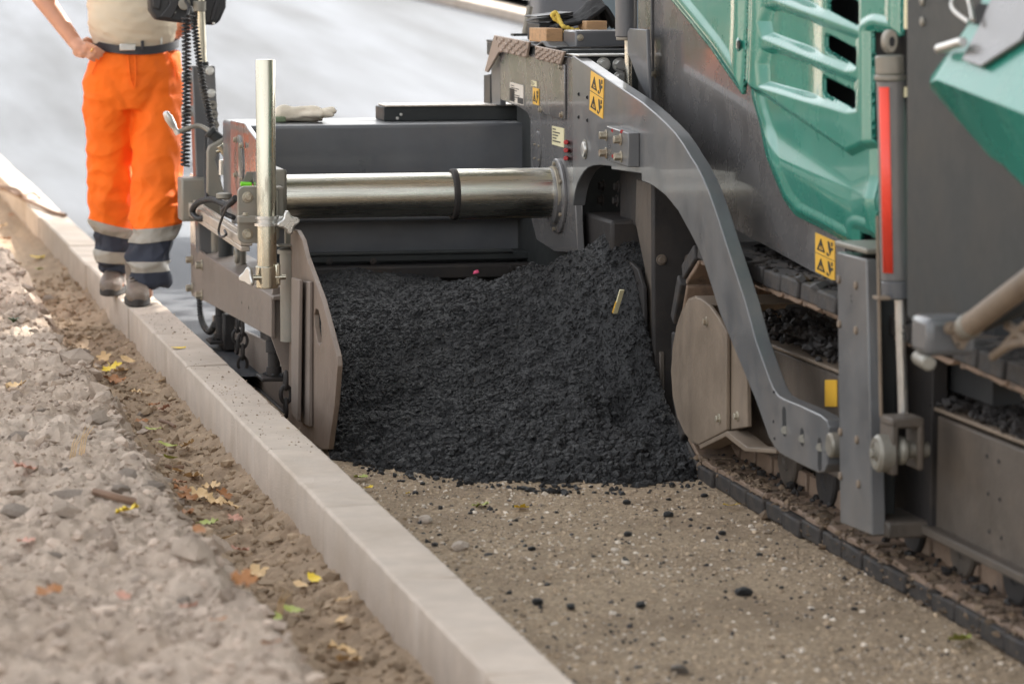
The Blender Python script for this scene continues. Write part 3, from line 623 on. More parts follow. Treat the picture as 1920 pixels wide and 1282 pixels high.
corrugated('hose', [pX(441, 372, 1.44), pX(430, 383, 1.43), pX(418, 395, 1.435), pX(424, 402, 1.44), pX(438, 408, 1.45)], .009, .009)
corrugated('cable_loop', [pX(427, 385, 1.425), pX(416, 410, 1.425), pX(410, 432, 1.425), pX(414, 444, 1.425), pX(424, 440, 1.425), pX(421, 432, 1.43)], .0045, 0)
MB().lathe(pX(420, 374, 1.45), (0, 0, 1), [(0, .02), (.006, .028), (.02, .028), (.024, .02)], 20).build('rail_cap', 'castgrey', PV)
for u, v0, v1, r in ((404, 425, 470, .017), (424, 440, 482, .03), (452, 455, 500, .02)):
    MB().cyl(pX(u, v0, 1.56), pX(u, v1 + 6, 1.56), r, n=20).build('height_post', 'castgrey' if r < .025 else 'greyd', PV)
a = Vector(pX(444, 478, 1.53)); MB().tube([a + Vector((0, math.cos(t) * .024, math.sin(t) * .024)) for t in [2 * math.pi * k / 18 for k in range(19)]], .009, 8).build('lifting_eye', 'castgrey', PV)
# big vertical level pole with bracket, clamp and knobs
PYp = 10.3; pc_ = pY(499, 300, PYp); px0 = pc_[0]
def rrect(x0, x1, z0, z1, r):
    pts = []
    for cx_, cz_, a0 in ((x1 - r, z1 - r, 0), (x0 + r, z1 - r, 90), (x0 + r, z0 + r, 180), (x1 - r, z0 + r, 270)):
        for k in range(5): t = R(a0 + 22.5 * k); pts.append((cx_ + r * math.cos(t), cz_ + r * math.sin(t)))
    return pts
a, b = pY(446, 350, 10.36), pY(524, 455, 10.36)
br = MB().prismY(rrect(a[0], b[0], b[2], a[2], .022), 10.36, 10.385).build('pole_bracket', 'castgrey', PV, .003)
for v in (370, 439): bolt(pY(464, v, 10.36), FY, .0125, br)
boxp('tube_clamp', 'castgrey', (1.495, 1.56, 10.50, 10.72, .655, .85), bevel=.01)
boxp('tube_clamp', 'castgrey', (1.475, 1.535, 10.386, 10.50, .66, .80), bevel=.008)
pole = MB().lathe((px0, PYp, pY(499, 500, PYp)[2]), UZ, [(0, .0315), (.668, .0315), (.671, .030)], 40).build('level_pole', 'zinc', PV)
bz, tz = pY(499, 540, PYp)[2], pY(499, 498, PYp)[2]
sl_ = MB().cyl((px0, PYp, bz), (px0, PYp, tz), .0375, n=36).build('pole_sleeve', 'zinc', PV, .004)
MB().box(px0 + .022, px0 + .040, PYp - .03, PYp + .03, bz + .01, tz + .008).build('sleeve_clamp', 'zinc', sl_, .005)
p = pY(499, 519, PYp); MB().cyl((p[0] - .062, PYp - .022, p[2]), (p[0] + .06, PYp - .022, p[2]), .0085, n=14).build('clamp_screw', 'zinc', sl_)
def starknob(c, ax, r, parent, name='star_knob', th=.018, lobes=4):
    c = Vector(c); d = Vector(ax).normalized(); a = d.cross(Vector((0, 0, 1))).normalized(); b = a.cross(d); ring = []
    for k in range(48):
        t = 2 * math.pi * k / 48; rr = r * (.60 + .40 * (abs(math.cos(t * lobes / 2 + .35)) ** 3)); ring.append(a * (rr * math.cos(t)) + b * (rr * math.sin(t)))
    m_ = MB(); v = [c + q for q in ring] + [c + d * th + q * .92 for q in ring]; n = 48
    m_.add(v, [list(range(n)), list(range(2 * n - 1, n - 1, -1))] + [(i, i + n, (i + 1) % n + n, (i + 1) % n) for i in range(n)])
    return m_.build(name, 'silver', parent, .004)
starknob(pY(466, 519, PYp - .022), (-.75, -.66, 0), .036, sl_, th=.014, lobes=3)
# clamp ring round the pole
cz = pY(499, 414, PYp)[2]
cl_ = MB().lathe((px0, PYp, cz - .016), UZ, [(0, .0335), (0, .041), (.009, .041), (.010, .0365), (.022, .0365), (.023, .041), (.032, .041), (.032, .0335)], 36).build('pole_clamp', 'silver', PV)
MB().box(px0 - .095, px0 - .030, PYp - .012, PYp + .02, cz - .008, cz + .018).build('clamp_lug', 'castgrey', cl_, .005)
MB().box(px0 + .030, px0 + .075, PYp - .014, PYp + .014, cz - .012, cz + .014).build('clamp_lug', 'silver', cl_, .005)
starknob(pY(540, 417, PYp - .03), FY, .041, cl_); bolt((px0 - .07, PYp, cz + .018), UZ, .008, cl_)
# hydraulic pot and flat bar right of the pole
a = pY(543, 470, 10.44)
MB().lathe((a[0], 10.44, a[2] - .30), UZ, [(0, .033), (.29, .033), (.291, .041), (.303, .041), (.309, .03)], 30).build('height_cylinder', 'castgrey', PV)
MB().box(pY(520, 0, 10.44)[0] - .01, pY(566, 0, 10.44)[0], 10.40, 10.46, a[2] + .016, a[2] + .022).build('top_strap', 'castgrey', PV, .002)
boxp('guide_bar', 'castgrey', (pY(531, 0, 10.47)[0], pY(549, 0, 10.47)[0], 10.47, 10.49, a[2], pY(540, 406, 10.47)[2]))
tg = MB().hexa([pY(452, 345, 11.0), pY(470, 345, 11.0), pY(476, 345, 11.03), pY(458, 345, 11.03)], [pY(462, 322, 11.0), pY(478, 322, 11.0), pY(482, 322, 11.03), pY(466, 322, 11.03)]).build('plastic_tag', 'castgrey', PV, .002)
MB().cyl(pY(451, 345, 10.99), pY(472, 346, 10.99), .008, n=10).build('green_clip', 'lime', tg, .002)

# ---- main screed end
MP = 2.5
mp = plate('main_end_plate', [(938, 97), (938, 187), (957, 195), (975, 202), (988, 211), (994, 224), (995, 300), (996, 412), (1006, 450), (1040, 472), (1083, 474), (1078, 380), (1074, 107)], MP, MP + .025, 'panel')
boxp('screed_body', 'greyd', (2.56, 4.9, 10.55, 11.5, .15, 1.16), bevel=.01)
zt = pX(1030, 90, MP)[2]
boxp('platform', 'greyd', (MP + .002, 4.9, 10.45, 11.75, zt - .05, zt), bevel=.004)
plate('rear_support', [(907, 141), (919, 139), (919, 199), (907, 199)], 2.505, 2.53, 'greyd'); plate('rear_support', [(920, 100), (938, 98), (938, 198), (922, 198)], 2.508, 2.53, 'grey')
def flap(px, bars):
    f = plate('checker_flap', px, 2.482, 2.492, 'checker'); k = MB()
    q = bars; n1, n2 = 9, 4
    for i in range(n1):
        for j in range(n2):
            s, t = (i + .5) / n1, (j + .5) / n2; s2 = s + (.035 if (i + j) % 2 else -.035); p, r_ = quadpt(q, s, t - .10), quadpt(q, s2, t + .10)
            A_, B_ = Vector(pX(*p, 2.4815)), Vector(pX(*r_, 2.4815)); k.tube([A_, B_], .0035, 5)
    k.build('tread_pattern', 'checker', f)
flap([(926, 66), (991, 79), (986, 109), (941, 98), (934, 99), (913, 136), (908, 134)], [(928, 68), (990, 80), (986, 107), (936, 97)])
flap([(1003, 86), (1057, 97), (1049, 122), (1003, 111)], [(1004, 88), (1055, 98), (1049, 120), (1004, 110)])
# rubber mat, sagging at its front
a, b, c, d = pZ(926, 64, zt + .006), pZ(1000, 82, zt + .006), pZ(1082, 96, zt + .006), pZ(1075, 70, zt + .006)
xsm = np.linspace(2.49, 3.25, 40); ysm = np.linspace(10.55, 11.7, 60); X, Y = np.meshgrid(xsm, ysm)
Zm = zt + .008 + .006 * fbm(X, Y, 5, 2) + .016 * np.exp(-((Y - 10.78) / .05) ** 2) * sst(2.9, 2.5, X)
mt = obj('rubber_mat', grid_mesh('rubber_mat', xsm, ysm, Zm), 'rubber', PV); sm = mt.modifiers.new('s', 'SOLIDIFY'); sm.thickness = .008
# access cover, labels, flange on the end plate
ac = plate('access_cover', [(1013, 112), (1058, 122), (1058, 224), (1053, 224), (1013, 212)], 2.492, 2.499, 'panel', mp)
for u, v in ((1052, 126), (1014, 206), (1054, 216)): bolt(pX(u, v, 2.492), LX, .008, ac)
datalabel([(957, 154), (982, 161), (982, 198), (957, 191)], 2.4995, mp, solid=((.0, .3, .35, .95), (.6, .65, 1., .95)))
datalabel([(997, 151), (1007, 153), (1007, 163), (997, 161)], 2.4995, mp, 'cream', 3)
warn([(1000, 164), (1011, 167), (1011, 198), (1000, 195)], 2.4995, mp, 1)
datalabel([(1036, 236), (1058, 241), (1058, 277), (1036, 271)], 2.4995, mp, 'cream', 5)
p = pX(1007, 283, MP); MB().lathe((2.4995, p[1], p[2]), LX, [(0, .068), (.003, .068), (.0035, .066)], 30).build('round_cover', 'panel', mp)
for du, dv in ((-4, -12), (4, -9), (-4, 14), (4, 17)): bolt(pX(1007 + du, 283 + dv, 2.496), LX, .004, mp, washer=False)
for v in (267, 282, 297): MB().cyl(pX(1063, v, 2.5), pX(1061, v, 2.475), .008, n=10).build('grease_plug', 'redpl', mp, .002)
fl = MB().lathe((2.499, TY - .03, TZ - .01), LX, [(0, .128), (.008, .128), (.012, .122), (.012, .098), (.026, .096), (.028, .088), (.0285, .086)], 48).build('tube_flange', 'panel', mp)
MB().lathe((2.486, TY - .03, TZ - .005), LX, [(0, .086), (0, .098), (.010, .098), (.012, .0935), (.012, .086)], 48).build('seal_ring', 'boltm', fl)
for t in (0, 1, 2, 3, 4, 5): bolt((2.487, TY - .03 + .111 * math.cos(t * 1.047 + 1.57), TZ - .01 + .111 * math.sin(t * 1.047 + 1.57)), LX, .007, fl, washer=False)

# ---- tow arm
arm_px = [(1073, 104), (1099, 121), (1140, 149), (1176, 173), (1204, 192), (1230, 214), (1250, 233), (1266, 250), (1281, 271), (1293, 291), (1306, 311), (1316, 331), (1328, 358), (1338, 386), (1348, 415), (1357, 444), (1375, 499), (1397, 566), (1417, 640), (1441, 707), (1449, 727), (1458, 741), (1470, 748), (1500, 760), (1538, 778), (1550, 788), (1553, 800), (1551, 870), (1545, 884), (1533, 886), (1500, 870), (1465, 852), (1453, 840), (1441, 819), (1417, 751), (1393, 693), (1371, 640), (1349, 586), (1325, 509), (1311, 470), (1293, 435), (1271, 395), (1248, 367), (1225, 349), (1212, 343), (1203, 340), (1203, 326), (1146, 318), (1146, 312), (1126, 310), (1112, 311), (1102, 315), (1094, 323), (1088, 333), (1082, 345), (1078, 360), (1074, 386)]
AX = 2.492
arm = plate('tow_arm', arm_px, AX, AX + .042, 'arm', bevel=.003)
warn([(1109, 133), (1133, 148), (1131, 223), (1106, 206)], AX - .0005, arm)
blk_px = [(1137, 236), (1178, 250), (1178, 314), (1137, 301)]
cb_ = MB().prismX(yz(AX - .036, blk_px), AX - .036, AX).build('clamp_block', 'arm', arm, .003)
for u, v in ((1139, 254), (1166, 262), (1139, 287), (1167, 294)): bolt(pX(u - 2, v, AX - .036), LX, .0125, cb_, h=.02)
for u, v in ((1149, 245), (1166, 247), (1150, 293)): MB().cyl(pX(u, v, AX - .0365), pX(u, v, AX - .03), .006, n=10).build('hole', 'redpl', cb_)
p = pX(1097, 280, AX); MB().lathe((AX - .0005, p[1], p[2]), LX, [(0, .033), (.003, .033), (.004, .028)], 24).build('pin_eye', 'castgrey', arm); MB().lathe((AX - .004, p[1] - .008, p[2]), LX, [(0, .026), (.006, .025), (.008, .02)], 24).build('pin_end', 'silver', arm)
for u, v in ((1086, 177), (1102, 183), (1086, 220), (1102, 226)): MB().cyl(pX(u, v, AX - .0008), pX(u, v, AX + .003), .006, n=10).build('hole', 'dark', arm)
def slot(pa, pb, r, x, parent):
    m_ = MB(); A_, B_ = pX(*pa, x), pX(*pb, x); m_.prismX([(A_[1] + r * math.cos(t), A_[2] + r * math.sin(t)) for t in np.linspace(0, math.pi, 9)] + [(B_[1] + r * math.cos(t), B_[2] + r * math.sin(t)) for t in np.linspace(math.pi, 2 * math.pi, 9)], x - .001, x + .004)
    return m_.build('slot', 'dark', parent)
for pa, pb in (((1470, 772), (1471, 808)), ((1504, 812), (1504, 826)), ((1537, 830), (1537, 872))): slot(pa, pb, .014, AX - .0002, arm)
for u, v in ((1472, 806), (1505, 822), (1538, 838)): MB().cyl(pX(u, v, AX - .003), pX(u, v, AX + .002), .011, n=14).build('slot_pin', 'castgrey', arm)
for u, v in ((1452, 735), (1451, 790), (1453, 822)): MB().cyl(pX(u, v, AX - .0008), pX(u, v, AX + .003), .004, n=8).build('hole', 'dark', arm)
MB().cyl(pX(1556, 832, 2.50) + np.array([-.01, -.02, 0]), pX(1556, 832, 2.50) + np.array([.06, -.02, 0]), .032, n=24).build('tow_pin', 'castgrey', arm, .006)

# ---- what sits behind the arm: auger housing, tunnel plates, tractor rear wall
boxp('auger_housing', 'oily', (2.545, 2.9, 10.02, 10.40, .56, .70), bevel=.012)
boxp('auger_box', 'greyd', (2.56, 2.9, 10.14, 10.36, .40, .558), bevel=.006)
boxp('bearing_plate', 'oily', (2.62, 2.66, 9.85, 10.2, .68, .92), bevel=.006)
for u, v in ((1132, 348), (1160, 350), (1130, 375), (1158, 376)): bolt(pX(u, v, 2.62), LX, .014, m='oily')
plate('tunnel_plate', [(1193, 336), (1228, 348), (1222, 494), (1222, 580), (1237, 665), (1237, 784), (1227, 784), (1211, 620), (1209, 505), (1191, 416)], 2.60, 2.615, 'frame')
hp = plate('hanging_plate', [(1180, 490), (1195, 504), (1206, 540), (1210, 780), (1194, 757), (1183, 681)], 2.575, 2.588, 'oily')
for u, v in ((1184, 500), (1196, 530), (1197, 672)): bolt(pX(u, v, 2.575), LX, .005, hp, 'oily')
rw = MB().prismY([(pY(u, v, 9.62)[0], pY(u, v, 9.62)[2]) for u, v in [(1226, 340), (1400, 340), (1400, 782), (1228, 782)]], 9.62, 9.66).build('tractor_rear_wall', 'oily', PV, .004)
for u, v in ((1240, 487), (1293, 486)): bolt(pY(u, v, 9.62), FY, .012, rw, 'frame')
MB().hexa([pY(1298, 545, 9.4), pY(1306, 545, 9.4), pY(1306, 545, 9.5), pY(1298, 545, 9.5)], [pY(1316, 495, 9.4), pY(1322, 500, 9.4), pY(1322, 500, 9.5), pY(1316, 495, 9.5)]).build('brace', 'greyd', PV, .002)
slot((1295, 500), (1295, 520), .012, 2.74, rw)

# ---- parts standing on the screed platform (bolted on)
a, b = pY(1079, 58, 10.62), pY(1172, 106, 10.62)
bx_ = boxp('junction_box', 'grey', (a[0], b[0] + .1, 10.62, 10.8, b[2] - .02, a[2]), bevel=.006); bolt(pY(1088, 71, 10.62), FY, .008, bx_)
a, b = pY(1096, 107, 10.3), pY(1180, 190, 10.3)
bf = boxp('bolted_flange', 'greyd', (a[0], b[0] + .05, 10.3, 10.33, b[2], a[2]), bevel=.004)
for u, v in ((1131, 121), (1161, 122), (1162, 147)): bolt(pY(u, v, 10.3), FY, .017, bf, 'silver')
boxp('flange_lip', 'silver', (pY(1078, 104, 10.33)[0], pY(1182, 104, 10.33)[0], 10.28, 10.46, a[2] + .001, a[2] + .008), bevel=.002)
MB().cyl(pY(1174, 70, 10.1), pY(1174, -160, 10.1), .0355, n=32).build('lift_cylinder', 'grey', PV, .004)
MB().cyl(pY(1174, 76, 10.1), pY(1174, 69, 10.1), .033, n=32).build('cylinder_gland', 'castgrey', PV, .003)
MB().cyl(pY(1178, 200, 10.1), pY(1178, 76, 10.1), .0125, n=20).build('cylinder_rod', 'chrome', PV)
plate('rod_bracket', [(1176, 60), (1180, 53), (1212, 56), (1216, 190), (1196, 150), (1177, 100)], 2.60, 2.612, 'grey')
# tractor rear quarter
plate('rear_corner_post', [(1196, -120), (1219, -120), (1223, 260), (1196, 235)], 2.70, 2.78, 'panel')
plate('door_seam', [(1218, -120), (1228, -120), (1232, 260), (1222, 255)], 2.71, 2.73, 'dark')
SX = 2.66
GB = [(1256, 0), (1290, 40), (1330, 90), (1366, 143), (1390, 178), (1404, 212), (1420, 262), (1436, 325), (1450, 372), (1470, 402), (1520, 428), (1562, 452)]
sp = plate('side_panel', [(1226, -150), (1190, -150)][:1] + [(1150, -150), (1270, -150)][1:] + [(u + 22, v - 6) for u, v in GB] + [(1584, 542), (1567, 533), (1362, 420), (1300, 385), (1228, 330)], SX, SX + .02, 'panel', bevel=0)
warn([(1530, 436), (1566, 452), (1566, 527), (1530, 509)], SX - .0005, sp)
bolt(pX(1229, 139, SX), LX, .010, sp)
# tractor body behind (engine bay, platform, canopy)
boxp('engine_bay', 'dark', (2.78, 4.95, 7.05, 9.6, .62, 2.2), bevel=.02)  # solid block, coloured near black as the shadow inside
boxp('operator_deck', 'greyd', (2.7, 5.0, 8.6, 10.1, 1.55, 1.65), bevel=.01)
boxp('deck_side', 'panel', (2.64, 2.7, 7.4, 10.0, 1.62, 2.35), bevel=.01)
boxp('canopy_roof', 'whitest', (2.3, 5.2, 7.6, 10.6, 3.55, 3.65), bevel=.03)
for cx_, cy_ in ((2.8, 8.0), (4.8, 8.0), (2.8, 10.0), (4.8, 10.0)): MB().cyl((cx_, cy_, 1.6), (cx_, cy_, 3.55), .03, n=12).build('canopy_post', 'greyd', PV)

# ---- teal engine cover: relief in a fine sheet (slots are real openings)
def sdf(poly, U, V):
    P = np.array(poly, float); n = len(P); d = np.full(U.shape, 1e9); ins = np.zeros(U.shape, bool)
    for i in range(n):
        a, b = P[i], P[(i + 1) % n]; e = b - a; wx, wy = U - a[0], V - a[1]
        t = np.clip((wx * e[0] + wy * e[1]) / (e @ e), 0, 1); d = np.minimum(d, np.hypot(wx - e[0] * t, wy - e[1] * t))
        c = (a[1] > V) != (b[1] > V); ins ^= c & (U < (b[0] - a[0]) * (V - a[1]) / (b[1] - a[1] + 1e-12) + a[0])
    return np.where(ins, -d, d)
def below(line, U, V):
    L = np.array(line, float); return V - np.interp(U, L[:, 0], L[:, 1])
TX = 2.60
rec = [[(1436, -62), (1612, 0), (1612, 52), (1440, -12)], [(1438, 14), (1456, 12), (1612, 68), (1604, 128), (1588, 130), (1436, 68), (1431, 40)], [(1434, 94), (1452, 92), (1608, 150), (1606, 206), (1590, 208), (1430, 160), (1428, 120)]]
hol = [[(1550, -24), (1556, -26), (1607, -2), (1612, 6), (1612, 48), (1606, 51), (1556, 26), (1550, 18)], [(1545, 66), (1551, 64), (1604, 92), (1609, 100), (1609, 127), (1603, 128), (1551, 99), (1545, 92)], [(1540, 144), (1546, 142), (1599, 168), (1604, 176), (1605, 205), (1599, 208), (1546, 181), (1540, 174)]]
def teal_panel(name, px_poly, hole=True, extra=0., parent=PV):
    pts = np.array(yz(TX, px_poly)); y0, y1 = pts[:, 0].min(), pts[:, 0].max(); z0, z1 = pts[:, 1].min(), pts[:, 1].max(); st = .0026
    ysn = np.arange(y0 - st, y1 + 2 * st, st); zsn = np.arange(z0 - st, z1 + 2 * st, st); Yg, Zg_ = np.meshgrid(ysn, zsn)
    U, V = proj(np.stack([np.full_like(Yg, TX), Yg, Zg_], -1))
    D = sdf(px_poly, U, V)
    off = np.zeros_like(U)
    if hole:
        for r_ in rec: d = sdf(r_, U, V); off += .028 * sst(7, -9, d) * (1 - .35 * sst(1540, 1440, U)) * (1 - .7 * sst(1500, 1548, U))
        b1 = below([(1396, 150), (1432, 172), (1588, 279), (1612, 268), (1660, 262)], U, V); off += .02 * sst(-3, 14, b1) * (1 - sst(60, 130, b1) * .8)
        b2 = below([(1396, 170), (1420, 240), (1460, 298), (1622, 372), (1660, 376)], U, V); off += .034 * np.clip(b2 / 110, 0, 1)
        off += -.012 * sst(1616, 1628, U)
    off += .009 * sst(-14, -1, D) + extra
    off += -.006 * sst(-30, -16, D) * (1 - sst(-60, -30, -D) * 0)
    Xg = TX + off; W = np.stack([Xg, Yg, Zg_], -1)
    # snap the sheet's rim and the slot rims onto their true outlines
    keep = D < 0
    if hole:
        for h_ in hol: keep &= sdf(h_, U, V) > 0
    ny, nx = U.shape; idx = np.arange(ny * nx).reshape(ny, nx)
    kf = (keep[:-1, :-1].astype(int) + keep[1:, :-1] + keep[:-1, 1:] + keep[1:, 1:]) >= 2
    F = np.stack([idx[:-1, :-1], idx[:-1, 1:], idx[1:, 1:], idx[1:, :-1]], -1)[kf]
    used = np.unique(F); rm = np.full(ny * nx, -1); rm[used] = np.arange(len(used)); Vv = W.reshape(-1, 3)[used]; F = rm[F]
    polys = [np.array(yz(TX, px_poly))] + ([np.array(yz(TX, h_)) for h_ in hol] if hole else [])
    for pl in polys:                                # nearest point on outline for verts close to it
        best = np.full(len(Vv), 1e9); tgt = Vv[:, 1:].copy()
        for i in range(len(pl)):
            a, b = pl[i], pl[(i + 1) % len(pl)]; e = b - a; q = Vv[:, 1:] - a; t = np.clip(q @ e / (e @ e), 0, 1); c_ = a + t[:, None] * e; dd = np.hypot(*(Vv[:, 1:] - c_).T)
            m_ = dd < best; best[m_] = dd[m_]; tgt[m_] = c_[m_]
        m_ = best < st * 1.05; Vv[m_, 1:] = tgt[m_]
    me = fast_mesh(name, Vv, F); o_ = obj(name, me, 'teal', parent, smooth=180)
    s = o_.modifiers.new('s', 'SOLIDIFY'); s.thickness = .012; s.offset = 0
    return o_
cover_px = [(1407, -150), (1404, 40), (1399, 150), (1397, 182), (1404, 212), (1420, 262), (1436, 325), (1450, 372), (1470, 402), (1520, 428), (1562, 452), (1590, 464), (1595, 432), (1640, 446), (1646, 440), (1645, 60), (1652, 56), (1700, 66), (1702, -150)]
cov = teal_panel('engine_cover', cover_px)
fr = teal_panel('rear_cover', [(1160, -150), (1256, -2), (1290, 39), (1330, 89), (1366, 142), (1391, 177), (1394, 150), (1399, 40), (1402, -150)], False, .004)
for u, v in ((1386, 84), (1413, 90)):
    l_ = MB().lathe(pX(u, v, TX - .002), LX, [(0, .02), (.004, .02), (.006, .016), (.0061, .0)], 20).build('latch_ring', 'teald', cov if u > 1400 else fr); MB().lathe(pX(u, v, TX - .008), LX, [(0, .012), (.003, .012), (.0031, 0)], 16).build('latch', 'dark', l_)
MB().prismX(yz(TX - .004, [(1376, -4), (1380, 8), (1384, -4)]), TX - .006, TX - .002).build('red_mark', 'redpl', fr)
for k in range(3):
    h_ = hol[k]; q = [lerp(rec[k][0], rec[k][1], .48), lerp(rec[k][0], rec[k][1], .9), lerp(rec[k][3], rec[k][2], .7), lerp(rec[k][3], rec[k][2], .45)]
boxp('slot_shade_backing', 'dark', (2.70, 2.76, 7.1, 8.3, .85, 1.6), bevel=0)  # plain near-black slab, painted shade seen through the slots
datalabel([(1632, -30), (1682, -20), (1680, 42), (1630, 28)], TX - .014, cov, 'whitest', 9, solid=((.02, .0, .30, .95), (.35, .88, .95, .98)))
sticker('stripe_label', [(1697, -30), (1707, -28), (1706, 56), (1696, 54)], TX - .014, 'cream', cov)

# ---- tow-point column and cylinder
CXp = 2.5
col = MB().prismX(yz(CXp, [(1569, 472), (1624, 486), (1636, 1004), (1575, 980)]), CXp, CXp + .035).build('tow_column', 'arm', PV, .004)
for u, v in ((1574, 524), (1606, 535), (1575, 607), (1606, 619), (1577, 809), (1608, 824), (1577, 892), (1611, 907)):
    MB().lathe(pX(u, v, CXp), LX, [(0, .0105), (.004, .0105), (.006, .008)], 16).build('rivet', 'tan', col)
a, b = pX(1624, 486, CXp), pX(1636, 1000, CXp)
MB().box(CXp + .036, CXp + .09, a[1] + .02, a[1] + .25, b[2] + .02, a[2] - .005).build('column_channel', 'greyd', PV, .004)
boxp('column_cap', 'castgrey', (CXp - .002, CXp + .12, a[1] - .005, a[1] + .24, a[2] + .012, a[2] + .026), bevel=.004)
boxp('column_back', 'oily', (CXp + .13, CXp + .17, a[1] - .12, a[1] + .2, b[2], a[2]), bevel=.004)
boxp('column_foot', 'frame', (CXp + .03, CXp + .16, a[1] - .10, a[1] + .1, b[2] - .01, b[2] + .03), bevel=.006)
cyx, cyy = 2.522, None
cp0 = pY(1672, 330, 7.22); cx_ = cp0[0]
def pc2(v, u=1672): return pY(u, v, 7.22)
def vcyl(name, m, u0, v0, u1, v1, r, parent=PV, bevel=.002, n=28): return MB().cyl(pc2(v0, u0), pc2(v1, u1), r, n=n).build(name, m, parent, bevel)
cyl = vcyl('tow_cylinder', 'arm', 1670, 152, 1678, 525, .034)
vcyl('cylinder_head', 'castgrey', 1668, 104, 1669, 140, .0345, cyl, .004); vcyl('head_ring', 'castgrey', 1669, 140, 1669, 152, .0375, cyl, .004); vcyl('cylinder_gland', 'grey', 1678, 525, 1679, 560, .0335, cyl, .004)
p = pc2(78, 1667); MB().prismY([(p[0] + .017 * math.cos(t), p[2] + .028 * math.sin(t)) for t in np.linspace(0, 2 * math.pi, 24)[:-1]] , 7.20, 7.235).build('cylinder_eye', 'castgrey', cyl, .004)
MB().prismY([(p[0] + .006 * math.cos(t), p[2] + .012 * math.sin(t)) for t in np.linspace(0, 2 * math.pi, 16)[:-1]], 7.196, 7.2).build('hole', 'dark', cyl)
vcyl('cylinder_rod', 'silver', 1687, 560, 1694, 785, .0125, cyl)
rs = MB(); st_ = []
for v, u in ((163, 1670), (510, 1677.6)):
    c_ = pc2(v, u); st_.append([(c_[0] + .0352 * math.cos(t), c_[1] + .0352 * math.sin(t), c_[2]) for t in np.linspace(R(200), R(245), 8)])
rs.add(st_[0] + st_[1], [(i, i + 1, i + 9, i + 8) for i in range(7)]); o_ = rs.build('reflective_strip', 'red', cyl); o_.modifiers.new('s', 'SOLIDIFY').thickness = .001
c_ = pc2(172, 1682); MB().box(c_[0] + .006, c_[0] + .022, c_[1] - .0345, c_[1] - .031, c_[2] - .012, c_[2] + .012).build('small_label', 'cream', cyl)
MB().cyl(pY(1645, 405, 7.18), pY(1652, 780, 7.18), .0042, n=10).build('gauge_rod', 'tan', PV); MB().box(*sum([[c - .012, c + .02] for c in pY(1650, 558, 7.18)[:1]], []), 7.16, 7.2, pY(1650, 558, 7.18)[2] - .004, pY(1650, 558, 7.18)[2] + .004).build('rod_guide', 'tan', PV, .001)
# near-black slab as painted shade of the recess behind the cylinder, clevis and roller
boxp('cylinder_recess_shade', 'dark', (2.68, 2.75, 6.95, 7.5, .5, 1.45), bevel=0)
boxp('front_corner_post', 'teald', (2.655, 2.675, 6.9, 7.45, .80, 1.18), bevel=.003)
a, b = pY(1662, 790, 7.14), pY(1722, 885, 7.14)
cv = boxp('clevis', 'frame', (a[0], a[0] + .018, 7.10, 7.19, b[2], a[2]), bevel=.005); boxp('clevis_cheek', 'frame', (b[0] - .016, b[0], 7.10, 7.19, b[2] + .01, a[2]), cv, .005); boxp('clevis_head', 'frame', (a[0], b[0], 7.10, 7.19, a[2] - .012, a[2] + .012), cv, .005)
p = pY(1692, 845, 7.12); MB().cyl((a[0] - .03, 7.13, p[2]), (b[0] + .02, 7.13, p[2]), .02, n=20).build('clevis_pin', 'castgrey', cv, .003); MB().ball((p[0], 7.13, p[2]), .02, .04, .035).build('rod_end', 'castgrey', cv)
p = pX(1641, 850, 2.46); MB().lathe((2.497, p[1], p[2]), LX, [(0, .045), (.03, .045), (.038, .038), (.038, .026), (.034, .024), (.034, 0)], 28).build('guide_roller', 'castgrey', PV); bolt((2.462, p[1], p[2]), LX, .012, m='castgrey')
# ---- hopper front: dark side plate, pin box, wing ram, teal wing
HX = 2.45
plate('hopper_side', [(1700, -120), (1700, 592), (1712, 604), (1840, 622), (1900, 596), (2120, 500), (2120, -120)], HX, HX + .012, 'greyd')
for v in (3, 41): MB().lathe(pX(1731, v, HX), LX, [(0, .011), (.004, .011), (.007, .006)], 14).build('rivet', 'castgrey', PV)
YB = 6.47; a, b = pY(1740, 598, YB), pY(1829, 666, YB); yb_ = pX(1706, 630, a[0])[1]
pb = boxp('pin_box', 'arm', (a[0], b[0], YB, yb_, b[2], a[2]), bevel=.014)
kp = [(pY(u, v, YB - .005)[0], pY(u, v, YB - .005)[2]) for u, v in [(1783, 604), (1800, 598), (1818, 600), (1826, 612), (1812, 640), (1803, 655), (1793, 652), (1784, 632)]]
kp_ = MB().prismY(kp, YB - .02, YB - .001).build('keeper_plate', 'tan', pb, .004)
for u, v in ((1781, 615), (1805, 629)): bolt(pY(u, v, YB - .02), FY, .010, kp_, 'tan')
for u, v in ((1817, 612), (1796, 646)): MB().cyl(pY(u, v, YB - .0205), pY(u, v, YB - .015), .0035, n=8).build('hole', 'dark', kp_)
A_, B_ = np.array(pY(1808, 618, YB - .03)), np.array(pX(2010, 465, 2.40)); wr = MB().cyl(A_, B_, .0255, n=28).build('wing_ram', 'tan', PV, .004)
MB().cyl(A_ + (B_ - A_) * .03, A_ + (B_ - A_) * .08, .028, n=28).build('ram_gland', 'castgrey', wr, .003)
MB().cyl(pY(1722, 670, YB + .12), pY(1742, 682, YB), .016, n=20).build('pivot_pin', 'castgrey', PV, .004)
for u0, v0, u1, v1 in ((1880, 655, 1960, 585), (1862, 668, 1930, 640), (1890, 610, 1940, 660)): corrugated('hydraulic_hose', [pX(u0, v0, 2.47), pX((u0 + u1) / 2, (v0 + v1) / 2 - 8, 2.46), pX(u1, v1, 2.47)], .010, 0, 'tan')
